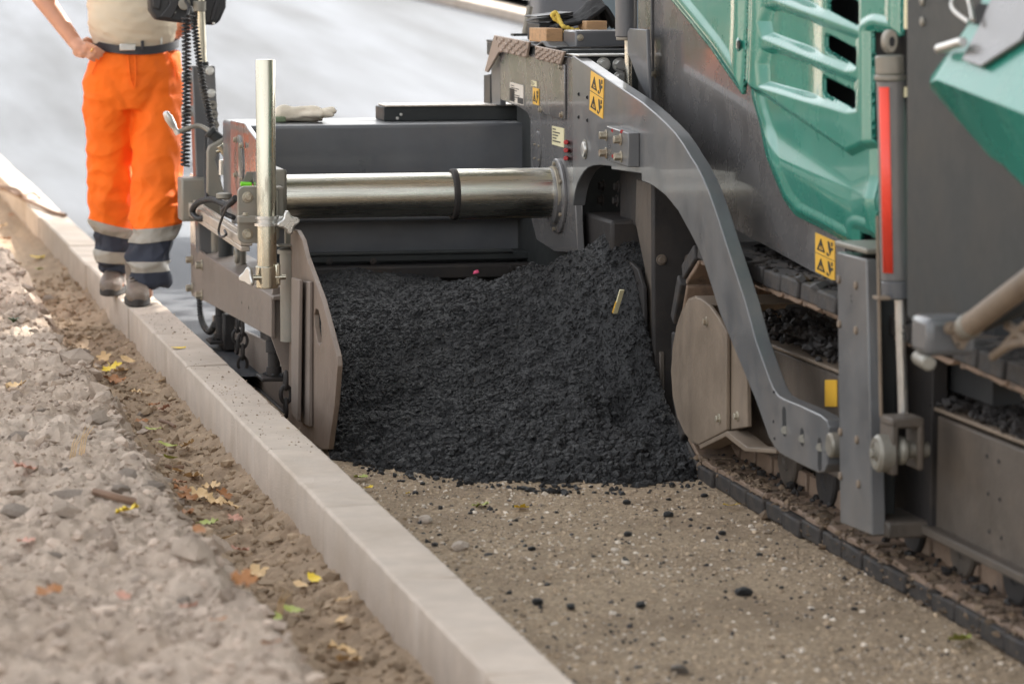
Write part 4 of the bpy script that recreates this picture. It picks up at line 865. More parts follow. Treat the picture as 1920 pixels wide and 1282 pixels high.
# folded hopper wing
hw_r = [(1743, 157), (1755, 150), (1920, 214), (2110, 288)]; hw_u = [(1746, 143), (1814, 48), (1845, -6), (1925, -150), (2110, -150)]; hw_l = [(1743, 165), (1857, 295), (1880, 310), (1920, 350), (2110, 560)]
def mid3(l, x): return [Vector(pX(u, v, x)) for u, v in l]
r3, l3 = mid3(hw_r, 2.34), mid3(hw_l, 2.425)
_n = (r3[3] - r3[1]).cross(Vector(pX(1845, -6, 2.425)) - r3[1]).normalized()
u3 = [Vector(CAM) + Vector(ray(u, v)) * ((r3[1] - Vector(CAM)).dot(_n) / Vector(ray(u, v)).dot(_n)) for u, v in hw_u]
V_ = r3 + u3 + l3; nb = len(V_); V_ = V_ + [Vector((2.447, v.y, v.z)) for v in V_]
f_ = [(0, 4, 5, 1), (1, 5, 6, 2), (2, 6, 7, 3), (3, 7, 8), (0, 1, 10, 9), (1, 2, 11, 10), (2, 12, 11), (2, 3, 13, 12), (0, 9, 4)]
side = [4, 5, 6, 7, 8, 3, 13, 12, 11, 10, 9]
f_ += [(side[i], side[(i + 1) % len(side)], side[(i + 1) % len(side)] + nb, side[i] + nb) for i in range(len(side))]
wg = MB().add(V_, f_).build('hopper_wing', 'teal', PV, .008, seg=3)
def onwing(u, v, t=.006):                # point on the wing's upper facet
    a = r3[1]; n_ = _n; d = Vector(ray(u, v)); k = (a - Vector(CAM)).dot(n_) / d.dot(n_); return Vector(CAM) + d * k - n_ * t * (1 if n_.dot(d) > 0 else -1)
q = [(1814, 118), (1849, 131), (1925, 82), (1990, -40), (1890, -40), (1847, 56)]
MB().add([onwing(*p) for p in q] + [onwing(*p, .016) for p in q], [tuple(range(6)), tuple(range(11, 5, -1))] + [(i, (i + 1) % 6, (i + 1) % 6 + 6, i + 6) for i in range(6)]).build('wing_strap', 'panel', wg, .002)
MB().cyl(onwing(1775, 100, .02), onwing(1832, 92, .035), .0105, n=18).build('latch_pin', 'silver', wg, .002)
corrugated('lynch_pin', [onwing(1832, 50, .02), onwing(1812, 32, .03), onwing(1808, 14, .03), onwing(1822, 2, .03), onwing(1838, 10, .03), onwing(1847, 50, .03)], .005, 0, 'silver', wg)
MB().add([onwing(*p, .004) for p in [(1822, 44), (1838, 8), (1876, 14), (1850, 52)]] + [onwing(*p, .0055) for p in [(1822, 44), (1838, 8), (1876, 14), (1850, 52)]], [(0, 1, 2, 3), (7, 6, 5, 4), (0, 1, 5, 4), (1, 2, 6, 5), (2, 3, 7, 6), (3, 0, 4, 7)]).build('lock_opening', 'dark', wg)

# ---- crawler track
gd_px = [(1362, 622), (1348, 598), (1330, 573), (1315, 561), (1303, 557), (1291, 562), (1279, 583), (1269, 612), (1262, 650), (1259, 695), (1262, 742), (1271, 782), (1284, 810), (1298, 828), (1310, 833), (1362, 806)]
gd = plate('sprocket_guard', gd_px, 2.548, 2.56, 'tan', bevel=.003)
rim = [lerp(p, (1320, 695), -.018) for p in gd_px[2:15]]; rim2 = [lerp(p, (1320, 695), .012) for p in gd_px[2:15]][::-1]
plate('guard_rim', rim + rim2, 2.5605, 2.88, 'tan', gd, .002)
plate('guard_front', [(1362, 622), (1398, 640), (1402, 800), (1362, 807)], 2.562, 2.575, 'tan', gd)
plate('guard_skirt', [(1310, 834), (1362, 808), (1392, 832), (1400, 838), (1455, 842), (1455, 850), (1396, 846), (1360, 818), (1312, 842)], 2.535, 2.60, 'tan', gd, .002)
for u, v in ((1325, 603), (1349, 785), (1383, 780)): bolt(pX(u, v, 2.548 if u < 1360 else 2.562), LX, .010, gd)
tr = MB().prismX([(9.0, .17), (9.05, .40), (8.9, .45), (5.0, .43), (5.0, .165)], 2.645, 2.86).build('track_frame', 'frame', PV, .006)
MB().box(2.615, 2.66, 5.0, 7.45, .150, .172).build('frame_flange', 'frame', tr, .004)
MB().box(2.635, 2.86, 5.0, 8.9, .452, .462).build('frame_top', 'tan', tr, .003)
for u, v in ((1852, 855), (1874, 865), (1854, 925), (1876, 936), (1856, 996), (1879, 1008)): MB().cyl(pX(u, v, 2.6445), pX(u, v, 2.648), .005, n=10).build('hole', 'dark', tr)
sticker('yellow_patch', [(1548, 712), (1570, 712), (1570, 762), (1548, 762)], 2.6445, 'yellow', tr)
for y in (8.55, 8.2, 7.86, 7.5, 7.15, 6.8, 6.45, 6.1, 5.75, 5.4):
    rl = MB().lathe((2.80, y, .136), LX, [(0, .06), (.03, .078), (.045, .078), (.05, .055), (.09, .055), (.095, .082), (.112, .082), (.118, .076), (.118, .035), (.112, .03), (.112, 0)], 26).build('track_roller', 'frame' if int(y * 20) % 2 else 'oily', PV)
# loop of shoes
yr, zr, Rr, yf_, zf_, Rf = 9.03, .352, .292, 5.15, .312, .252; pitch = .1675
seg_b = yr - yf_; seg_a = math.pi * Rr; seg_t = math.hypot(yr - yf_, (zr + Rr) - (zf_ + Rf)); tot = seg_b + seg_a + seg_t + math.pi * Rf; nsh = int(round(tot / pitch)); ps = tot / nsh
ch = MB(); pathp = []
def tpos(s):
    if s < seg_b: return yf_ + s, .06, 0.
    s -= seg_b
    if s < seg_a:
        a = s / Rr; return yr + Rr * math.sin(a), zr - Rr * math.cos(a), a
    s -= seg_a
    if s < seg_t: t = s / seg_t; return yr + (yf_ - yr) * t, (zr + Rr) + ((zf_ + Rf) - (zr + Rr)) * t, math.pi + math.atan2((zr + Rr) - (zf_ + Rf), seg_b)
    s -= seg_t; a = s / Rf; return yf_ - Rf * math.sin(a), zf_ + Rf * math.cos(a), math.pi + a
sm_ = MB(); h = pitch / 2 - .007
sm_.hexa([(2.57, -h, -.04), (2.87, -h, -.04), (2.87, h, -.04), (2.57, h, -.04)], [(2.575, -h, -.012), (2.87, -h, -.012), (2.87, h, -.012), (2.575, h, -.012)])
me_pad = None
trk = MB()
for s in np.arange(0, tot, ps):
    y_, z_, a = tpos(s); c_, n_ = (math.cos(a), math.sin(a)), (-math.sin(a), math.cos(a)); L_ = pitch * .43
    for x0, x1 in ((2.695, 2.72), (2.765, 2.79)):
        pts = [(y_ + c_[0] * k + n_[0] * m_, z_ + c_[1] * k + n_[1] * m_) for k, m_ in ((-L_, .0), (L_, .0), (L_ * .9, .055), (-L_ * .9, .055))]; trk.prismX(pts, x0, x1)
track = trk.build('track_chain', 'shoetop', PV, .004)
pad = MB().hexa([(2.572, -h, -.060), (2.87, -h, -.060), (2.87, h, -.060), (2.572, h, -.060)], [(2.57, -h, -.012), (2.87, -h, -.012), (2.87, h, -.012), (2.57, h, -.012)])
top = MB().prismX([(-h, -.012), (h, -.012), (h * .98, .0), (h * .55, .006), (-.5 * h, .002), (-h * .98, .006)], 2.582, 2.87)
padm = topm = None
for i in range(nsh):
    y_, z_, a = tpos(i * ps)
    if padm is None:
        o1 = pad.build('track_shoe', 'shoe', track, .006); o2 = top.build('shoe_plate', 'shoetop', o1, .004); padm, topm = o1, o2
        o2.parent = track; o2.name = 'shoe_plate'
    else:
        o1 = padm.copy(); COL.objects.link(o1); o1.parent = track; o2 = topm.copy(); COL.objects.link(o2); o2.parent = track
    for o_ in (o1, o2): o_.location = (random.uniform(-.006, .006), y_ + random.uniform(-.004, .004), z_ + random.uniform(-.004, .003)); o_.rotation_euler = (a + random.uniform(-.03, .03), 0, random.uniform(-.0012, .0012))
# asphalt and dirt caked on frame and shoes
N = 2600; y = rng.uniform(5.6, 8.9, N); x = rng.uniform(2.64, 2.86, N); sz = np.clip(rng.lognormal(math.log(.008), .5, N), .003, .026)
obj('caked_dirt', scatter('caked_dirt', np.stack([x, y, .463 + rng.random(N) * .02 + .05 * sst(7.6, 8.6, y) * rng.random(N)], 1), sz), 'oily', tr, kind='stuff', smooth=0)
N = 420; y = rng.uniform(5.6, 9.1, N); x = rng.uniform(2.64, 2.8, N); sz = np.clip(rng.lognormal(math.log(.006), .5, N), .003, .016)
obj('caked_dirt', scatter('caked_dirt', np.stack([x, y, .068 + sz * .3], 1), sz), 'oily', track, kind='stuff', smooth=0)

N = 1500; y = rng.uniform(5.6, 9.2, N); x = 2.572 + np.abs(rng.normal(size=N)) * .05; sz = np.clip(rng.lognormal(math.log(.006), .5, N), .002, .02)
obj('mud', scatter('mud', np.stack([x, y, np.where(x < 2.585, rng.uniform(.0, .055, N), .062)], 1), sz, np.array([[.21, .15, .10]]) * rng.uniform(.25, 1.2, (N, 1)), flat=(.3, .7)), 'pebble', track, kind='stuff', smooth=0)
N = 900; y = rng.uniform(6.0, 8.95, N); x = rng.uniform(2.575, 2.87, N); zt_ = (zr + Rr) + ((zf_ + Rf) - (zr + Rr)) * (yr - y) / seg_b + .058; sz = np.clip(rng.lognormal(math.log(.009), .5, N), .004, .028)
obj('caked_dirt', scatter('caked_dirt', np.stack([x, y, zt_ + sz * .1], 1), sz, flat=(.3, .6)), 'oily', track, kind='stuff', smooth=0)
N = 900; x = rng.uniform(1.44, 2.55, N); y = 5.8 + rng.random(N) * 3.3; sz = np.clip(rng.lognormal(math.log(.0026), .5, N), .0012, .008)
obj('asphalt_crumbs', scatter('asphalt_crumbs', np.stack([x, y, gravel_z(x, y) + sz * .2], 1), sz), 'asphalt_hot', pile, kind='stuff', smooth=0)
# ------------------------------------------------------------------ loose things lying on the machine
# folded work gloves on the extension box
gl = MB(); g0 = np.array(pZ(560, 228, .953)); 
def gp(dx, dy, dz): return (g0[0] + dx, g0[1] + dy, .953 + dz)
for s in range(2):
    oy, oz, oxx = (.03, .012, .0) if s == 0 else (-.04, .032, .03)
    gl.caps(gp(-.06 + oxx, oy, oz), gp(.03 + oxx, oy, oz), .030, .028); gl.caps(gp(-.06 + oxx, oy + .035, oz), gp(.03 + oxx, oy + .03, oz), .024, .022)
    for k in range(4): gl.caps(gp(.03 + oxx, oy - .028 + k * .021, oz + .004 * (k % 2)), gp(.10 + oxx - .012 * abs(k - 1.4), oy - .034 + k * .024, oz - .004 + .01 * (k % 3)), .0125, .0105)
    gl.caps(gp(-.02 + oxx, oy - .03, oz), gp(.035 + oxx, oy - .065, oz - .002), .014, .011); gl.caps(gp(-.10 + oxx, oy, oz), gp(-.07 + oxx, oy, oz), .030, .030)
go = gl.build('work_gloves', 'glove'); remesh(go, .006, 3); V = vcoords(go.data); V += vnormals(go.data) * (.006 * wav3(V, 70, 6, 4) + .003 * wav3(V, 160, 6, 5))[:, None]; V[:, 2] = np.maximum(V[:, 2], .9535); V[:, 2] = .9535 + (V[:, 2] - .9535) * .95; setco(go.data, V); go.data.materials.clear(); go.data.materials.append(M['glove'])
tag(go, 'crumpled cream work gloves lying on the grey extension box of the screed', 'gloves')
MB().box(g0[0] - .115, g0[0] - .06, g0[1] - .095, g0[1] - .07, .954, .975).build('cuff', 'glovegreen', go, .005)
# timber, rod, cloth and rope on the platform
zp = zt + .016
b0 = np.array(pZ(1024, 80, zp)); t_ = MB().hexa([b0 + [0, 0, 0], b0 + [.062, .012, 0], b0 + [.045, .20, 0], b0 + [-.017, .19, 0]], [b0 + [0, 0, .048], b0 + [.062, .012, .048], b0 + [.045, .20, .048], b0 + [-.017, .19, .048]]).build('timber_block', 'wood', None, .003)
tag(t_, 'pale sawn timber block beside the yellow rope on the screed platform', 'timber')
c0 = np.array(pY(1120, 57, 10.9)); t2 = MB().hexa([c0 + [-.04, 0, -.004], c0 + [.035, 0, -.004], c0 + [.035, .12, -.004], c0 + [-.04, .12, -.004]], [c0 + [-.04, 0, .032], c0 + [.035, 0, .032], c0 + [.035, .12, .032], c0 + [-.04, .12, .032]]).build('timber_offcut', 'wood', None, .003)
tag(t2, 'small dark brown timber offcut under the black cloth', 'timber')
boxp('cloth_shelf', 'greyd', (c0[0] - .055, c0[0] + .2, 10.9, 11.2, zt + .001, c0[2] - .005))
r0 = np.array(pZ(984, 66, zp)); pt = pY(994, 12, r0[1]); rd = MB().cyl(r0, pt, .0125, n=18).build('steel_peg', 'castgrey', PV, .002); MB().box(r0[0] - .05, r0[0] + .05, r0[1] - .03, r0[1] + .03, zp - .004, zp + .006).build('peg_base', 'greyd', PV, .002)
cx0, cx1 = pY(1035, 40, 11.05)[0], pY(1150, 50, 11.05)[0]; xs_ = np.linspace(cx0, cx1, 60); ys_ = np.linspace(10.96, 11.32, 40); X, Y = np.meshgrid(xs_, ys_); t = (X - cx0) / (cx1 - cx0)
hz = np.interp(t, [0, .2, .45, .66, .78, .82, .9, 1.], [.0, .022, .04, .085, .105, .095, .06, .0]); Zc = zp + .05 + hz * (1 - .4 * np.abs((Y - 11.1) / .2)) + .018 * fbm(X, Y, 14, 3)
cl = obj('black_cloth', grid_mesh('black_cloth', xs_, ys_, Zc), 'cloth'); cl.modifiers.new('s', 'SOLIDIFY').thickness = .012
tag(cl, 'crumpled black cloth heaped behind the timber block on the platform', 'cloth')
tb = MB()
for k, (v, w_) in enumerate(((33, 0), (42, 3), (40, 5))):
    p, q = np.array(pY(1006 + w_, v, 11.1)), np.array(pY(1075, v - 4, 11.1)); tb.hexa([p, q, q + [0, .2, 0], p + [.0, .2, 0]], [p + [0, 0, .004], q + [0, 0, .012], q + [0, .2, .012], p + [0, .2, .004]])
tb = tb.build('rubber_strips', 'rubber', None, .001); tag(tb, 'flat black rubber strips stacked beneath the black cloth', 'rubber strips')
MB().box(pY(1012, 0, 11.1)[0], pY(1070, 0, 11.1)[0], 11.11, 11.3, zp, pY(1040, 43, 11.1)[2] - .001).build('strip_pile', 'rubber', tb, .004)
rp = corrugated('yellow_rope', [pY(1050, 42, 10.98), pY(1038, 34, 10.98), pY(1036, 26, 10.98), pY(1043, 25, 10.98), pY(1049, 38, 10.97), pY(1056, 50, 10.95), pY(1068, 54, 10.95), pY(1078, 58, 10.95), pY(1084, 56, 10.97)], .0085, .016, 'rope', None)
tag(rp, 'looped yellow rope end lying over the timber block', 'rope')
sp_ = corrugated('yellow_rope', [pY(1058, 58, 10.93), pY(1066, 66, 10.92), pY(1074, 64, 10.92)], .007, .016, 'rope', rp)
# thin amber strip stuck in the asphalt, pink scrap
a, b = np.array(pX(1154, 588, 2.44)), np.array(pX(1167, 544, 2.44)); sk = MB().hexa([a + [-.008, -.004, 0], a + [.006, -.004, 0], a + [.006, .006, .002], a + [-.008, .006, .002]], [b + [-.008, -.004, 0], b + [.006, -.004, 0], b + [.006, .006, .002], b + [-.008, .006, .002]]).build('marker_strip', 'cream', None, .001)
tag(sk, 'short pale strip hanging against the black asphalt heap', 'marker strip'); MB().hexa([a + [-.0095, -.003, .002], a + [-.0084, -.003, .002], a + [-.0084, .005, .004], a + [-.0095, .005, .004]], [(a + b) / 2 + [-.0095, -.003, 0], (a + b) / 2 + [-.0084, -.003, 0], (a + b) / 2 + [-.0084, .005, .002], (a + b) / 2 + [-.0095, .005, .002]]).build('amber_end', 'yellow', sk)
p = np.array(pY(893, 512, 10.98)); k = MB().add([p + [-.012, 0, -.004], p + [.012, 0, 0], p + [.008, .01, .01], p + [-.006, .01, .006]], [(0, 1, 2, 3)]).build('paper_scrap', 'pink'); tag(k, 'tiny pink paper scrap on top of the asphalt heap', 'scrap'); k.modifiers.new('s', 'SOLIDIFY').thickness = .002

# ------------------------------------------------------------------ worker standing on the kerb
WY = 13.25
PERS = thing('person', (1.29, 13.25, .16), 'worker in orange hi-vis trousers and cream t-shirt, one hand on hip', 'person')
def wp(u, v, y=WY): return Vector(pY(u, v, y))
fx, fX = wp(212, 548, 13.2), wp(268, 568, 12.92)         # ankles' ground points
b = MB()
sh = WY + .02
hipL, hipR = wp(215, 170), wp(288, 170)
b.ball((wp(250, 150)[0], WY, wp(250, 120)[2]), .165, .11, .14); b.ball((wp(248, 0)[0], WY, 1.38), .165, .12, .20); b.ball((wp(248, 0)[0], WY + .01, 1.52), .175, .11, .15)
kL, kR = wp(210, 320, 13.32), wp(292, 320, 13.17); aL, aR = wp(218, 515, 13.46), wp(272, 530, 13.02)
for h_, k_, a_ in ((hipL, kL, aL), (hipR, kR, aR)): b.caps(h_, k_, .075, .052); b.caps(k_, a_, .052, .036); b.caps(a_, a_ + Vector((0, -.08, -.035)), .03, .024)
hx = wp(248, 0)[0]; b.caps((hx, WY + .01, 1.60), (hx, WY - .01, 1.70), .055, .052)
b.ball((hx, WY - .015, 1.815), .076, .096, .118, 20, 14); b.caps((hx, WY - .108, 1.80), (hx, WY - .118, 1.785), .012, .015)
for s in (-1, 1): b.ball((hx + s * .078, WY - .005, 1.81), .012, .022, .032, 10, 7); b.ball((hx + s * .032, WY - .100, 1.825), .014, .010, .009, 10, 7)
b.caps((hx - .022, WY - .102, 1.752), (hx + .022, WY - .102, 1.752), .008)
# right arm (image left): akimbo, hand on the hip
shl = Vector((hx - .185, WY + .02, 1.555)); el = wp(38, -62, WY + .10); wr_ = wp(141, 80, WY - .035)
b.caps(shl, el, .055, .045); b.caps(el, el.lerp(wr_, .45), .045, .043); b.caps(el.lerp(wr_, .4), wr_, .043, .030)
kn = [(163, 88), (165, 93), (164, 99), (159, 105)]; pmid = wp(152, 91, WY - .075)
b.caps(wr_, pmid, .029, .031); b.caps(wp(147, 97, WY - .06), wp(156, 100, WY - .09), .024, .022); b.caps(wp(150, 86, WY - .06), wp(162, 90, WY - .10), .022, .019)
fing = [((163, 81), (179, 89), (194, 98)), ((164, 88), (180, 96), (191, 105)), ((162, 95), (174, 103), (185, 110)), ((156, 101), (168, 109), (177, 114))]
for i, (k0, k1, k2) in enumerate(fing):
    y_ = WY - .134 + i * .007; p0, p1, p2 = wp(*k0, y_ + .02), wp(*k1, y_), wp(*k2, y_ + .012); b.caps(p0, p1, .0092, .0080); b.caps(p1, p2, .0080, .0066)
b.caps(wp(150, 84, WY - .05), wp(163, 74, WY - .03), .013, .011); b.caps(wp(163, 74, WY - .03), wp(174, 78, WY - .01), .011, .009)
# left arm: bent, hand on the other hip behind the panel
shr = Vector((hx + .185, WY + .02, 1.555)); er = Vector((hx + .285, WY + .10, 1.34)); wr2 = wp(340, 52, WY + .10)
b.caps(shr, er, .055, .045); b.caps(er, er.lerp(wr2, .45), .045, .043); b.caps(er.lerp(wr2, .4), wr2, .043, .030); b.caps(wr2, wp(330, 62, WY + .145), .03, .028)
for i in range(4): b.caps(wp(330 - i * 2, 54 + i * 7, WY + .15), wp(314 - i, 60 + i * 8, WY + .165), .0092, .008); b.caps(wp(314 - i, 60 + i * 8, WY + .165), wp(302, 66 + i * 7, WY + .16), .008, .0066)
b.caps(wp(338, 60, WY + .11), wp(332, 74, WY + .10), .011, .009)
body = b.build('body', 'skin', PERS); remesh(body, .0042, 3); body.data.materials.clear(); body.data.materials.append(M['skin'])
hr = MB().ball((hx, WY + .012, 1.845), .083, .098, .10, 20, 14).build('hair', 'hair', PERS)
for s in (-1, 1): MB().ball((hx + s * .032, WY - .112, 1.827), .009, .005, .006).build('eye', 'ink', PERS)
# t-shirt
b = MB(); cxs = wp(248, 60)[0]
rings = [(88, .166, .118), (75, .172, .128), (50, .178, .138), (20, .18, .138), (-30, .182, .128), (-80, .19, .122), (-120, .185, .11), (-140, .12, .08), (-146, .06, .06)]
def loft(rings, c, n=36):
    m_ = MB()
    for (z_, cx_, cy_, rx, ry) in rings:
        for k in range(n): t = 2 * math.pi * k / n; m_.v.append((cx_ + rx * math.cos(t), cy_ + ry * math.sin(t), z_))
    for i in range(len(rings) - 1):
        for k in range(n): m_.f.append([i * n + k, i * n + (k + 1) % n, (i + 1) * n + (k + 1) % n, (i + 1) * n + k])
    m_.f += [list(range(n))[::-1], list(range((len(rings) - 1) * n, len(rings) * n))]; return m_
zz = lambda v: wp(250, v)[2]
m_ = loft([(zz(v), cxs + (.004 if v > 40 else 0), WY - (.022 if 10 < v < 70 else .01), rx, ry) for v, rx, ry in [(92, .160, .112), (80, .168, .122), (50, .180, .140), (20, .184, .140), (-30, .185, .130), (-80, .195, .122), (-115, .19, .11), (-140, .11, .085), (-150, .07, .065)]], None)
m_.caps(shl, shl.lerp(el, .55), .075, .072); m_.caps(shr, shr.lerp(er, .55), .075, .072)
sh_ = m_.build('t_shirt', 'shirt', PERS); remesh(sh_, .009, 6); V = vcoords(sh_.data); V += vnormals(sh_.data) * (.010 * wav3(V, 30, 7, 8, (1, 1, 2.2)) + .005 * wav3(V, 75, 6, 9, (1, 1, 2.)))[:, None]; setco(sh_.data, V); sh_.data.materials.clear(); sh_.data.materials.append(M['shirt'])
# trousers: hips and both legs as one surface, then cut into bands
def legrings(tab):
    out = []
    for v, c, hw, y_, dep in tab: p = wp(c, v, y_); out.append((p[2], p[0], y_, hw / (FPX / 13.55), dep))
    return out
m_ = loft(legrings([(96, 254, 80, WY, .118), (120, 252, 85, WY, .128), (150, 250, 91, WY, .132), (185, 250, 92, WY, .125), (205, 250, 90, WY, .11)]), None)
Lt = [(180, 205, 49, WY, .118), (230, 206, 45, 13.28, .115), (300, 208, 43, 13.33, .11), (360, 211, 42, 13.37, .105), (410, 211, 42, 13.40, .10), (450, 212, 40, 13.43, .095), (480, 216, 34, 13.45, .085), (508, 219, 30, 13.46, .075)]
Rt = [(180, 293, 48, WY, .118), (230, 294, 46, 13.22, .115), (300, 294, 45, 13.18, .11), (360, 295, 43, 13.14, .105), (410, 293, 42, 13.10, .10), (450, 288, 41, 13.06, .095), (490, 279, 37, 13.03, .09), (528, 275, 34, 13.02, .08)]
for T in (Lt, Rt): q = loft(legrings(T), None); m_.add(q.v, q.f)
trs = m_.build('trousers', 'orange', PERS); remesh(trs, .0065, 5); V = vcoords(trs.data); Nn = vnormals(trs.data)
low = sst(.95, .35, V[:, 2]); xm = wp(252, 300)[0]
V += Nn * ((.006 + .016 * low) * wav3(V, 17, 7, 21, (1, 1, 1.5)) + (.007 + .010 * low) * wav3(V, 40, 8, 22, (1.0, 1, 1.7)) + .0035 * wav3(V, 90, 7, 23, (1, 1, 1.6)))[:, None]
zc = wp(250, 190)[2]; cre = np.exp(-((V[:, 2] - zc) / .09) ** 2) * np.exp(-((np.abs(V[:, 0] - xm) - (V[:, 2] - zc + .1) * .5) / .02) ** 2); V += Nn * (-.008 * cre)[:, None]
rid = 1 - np.abs(np.tanh(2.2 * wav3(V, 21, 5, 41, (1, 1, 1.9)))); rid2 = 1 - np.abs(np.tanh(2.6 * wav3(V, 36, 5, 43, (1.3, 1, 1.2)))); V += Nn * ((.005 + .014 * low) * (rid - .5) + (.002 + .007 * low) * (rid2 - .5))[:, None]
setco(trs.data, V); trs.data.materials.clear(); trs.data.materials.append(M['orange'])
_LA = [np.array(q) for q in zip(*[(wp(0, r[0], r[3])[2], wp(r[1], r[0], r[3])[0], r[3]) for r in Lt[::-1]])]; _RA = [np.array(q) for q in zip(*[(wp(0, r[0], r[3])[2], wp(r[1], r[0], r[3])[0], r[3]) for r in Rt[::-1]])]
def isleft(c):
    d = [math.hypot(c.x - np.interp(c.z, A_[0], A_[1]), c.y - np.interp(c.z, A_[0], A_[2])) for A_ in (_LA, _RA)]; return d[0] < d[1]
def cutbands():
    src = bmesh.new(); src.from_mesh(trs.data); cuts = {}
    for side, (vs, sl_) in {0: ((420, 440, 470, 492), .26), 1: ((424, 450, 486, 505), -.10)}.items():
        cuts[side] = [(wp(210 if side == 0 else 292, v, 13.42 if side == 0 else 13.08), sl_ * (1 if i < 2 else .3)) for i, v in enumerate(vs)]
    for side in (0, 1):
        for P_, s_ in cuts[side]:
            fs = [f for f in src.faces if f.calc_center_median().z < .75 and isleft(f.calc_center_median()) == (side == 0)]
            g = list({v for f in fs for v in f.verts}) + list({e for f in fs for e in f.edges}) + fs
            bmesh.ops.bisect_plane(src, geom=g, plane_co=P_, plane_no=Vector((s_, 0, 1)).normalized())
    def cls(f):
        c = f.calc_center_median()
        if c.z > .75: return 0
        side = 0 if isleft(c) else 1
        return sum(1 for P_, s_ in cuts[side] if (c - P_).dot(Vector((s_, 0, 1))) < 0) + (0 if side == 0 else 0)
    groups = {}
    for f in src.faces:
        k = cls(f); groups.setdefault((k, 0 if (k == 0 or isleft(f.calc_center_median())) else 1), []).append(f.index)
    names = {0: ('trousers', 'orange'), 1: ('reflective_band', 'reflect'), 2: ('navy_panel', 'navy'), 3: ('reflective_band', 'reflect'), 4: ('trouser_hem', 'navy')}
    for (k, s), idx in groups.items():
        c = src.copy(); c.faces.ensure_lookup_table(); keep = set(idx); bmesh.ops.delete(c, geom=[f for f in c.faces if f.index not in keep], context='FACES')
        me = bpy.data.meshes.new(names[k][0]); c.to_mesh(me); c.free(); me.materials.clear(); me.materials.append(M[names[k][1]]); me.shade_smooth()
        if k == 0: trs.data = me
        else:
            o_ = bpy.data.objects.new(names[k][0], me); COL.objects.link(o_); o_.parent = trs
            if k in (1, 3, 4): d_ = o_.modifiers.new('s', 'SOLIDIFY'); d_.thickness = .004; d_.offset = 1
    src.free()
cutbands()
# fly and pocket seams
dgv = vcoords(trs.data)
def on_cloth(u, v):
    d = ray(u, v); rel = dgv - CAM; t_ = rel @ d / (d @ d); dist = np.linalg.norm(rel - t_[:, None] * d, axis=1); t_ = np.where(dist < .012, t_, 1e9); k = np.argmin(t_); return Vector(CAM + d * (t_[k] - .004)) if t_[k] < 1e8 else None
for nm, q in (('fly_seam', [(240, 98), (241, 115), (243, 135), (246, 152), (252, 165)]), ('fly_seam', [(253, 98), (254, 115), (255, 140), (253, 165)]), ('pocket_seam', [(312, 96), (322, 112), (330, 132), (333, 150)]), ('pocket_seam', [(196, 98), (182, 116), (172, 140)])):
    P_ = [p for p in (on_cloth(*c) for c in q) if p is not None]
    if len(P_) > 2: corrugated(nm, P_, .0028, 0, 'orange', trs, 6)
# belt
bl = MB(); n = 48; zb_ = [wp(250, 97)[2], wp(250, 82)[2]]; bc = (wp(254, 90)[0], WY - .004)
for z_ in zb_:
    for rr in (0, .005):
        for k in range(n): t = 2 * math.pi * k / n; bl.v.append((bc[0] + (.172 + rr) * math.cos(t), bc[1] + (.126 + rr) * math.sin(t), z_ - .016 * math.sin(t) * -1 * .6 + .018 * abs(math.cos(t)) ** 2))
for k in range(n):
    k2 = (k + 1) % n; A0, B0, C0, D0 = k, k + n, k + 2 * n, k + 3 * n; A1, B1, C1, D1 = k2, k2 + n, k2 + 2 * n, k2 + 3 * n
    bl.f += [[B0, B1, D1, D0], [A0, C0, C1, A1], [C0, D0, D1, C1], [A0, A1, B1, B0]]
blt = bl.build('belt', 'belt', PERS); p = wp(240, 88, WY - .137); MB().box(p[0] - .034, p[0] + .03, p[1] - .006, p[1] + .006, p[2] - .016, p[2] + .012).build('buckle', 'silver', blt, .003)
p = wp(268, 85, WY - .135); MB().box(p[0] - .008, p[0] + .004, p[1] - .006, p[1] + .008, p[2] - .024, p[2] + .018).build('belt_loop', 'belt', blt, .002); p = wp(302, 75, WY - .11); MB().box(p[0] - .004, p[0] + .004, p[1] - .008, p[1] + .008, p[2] - .02, p[2] + .014).build('belt_loop', 'silver', blt, .001)
p0 = wp(158, 92.5, WY - .112); a = wp(172, 93, WY - .122); d = Vector((.9, 0, -.35)); MB().tube([a + Vector((0, math.cos(t) * .0115, 0)) + Vector((.35, 0, .9)) * (math.sin(t) * .0115) for t in np.linspace(0, 2 * math.pi, 15)], .0022, 6).build('ring', 'gold', PERS)
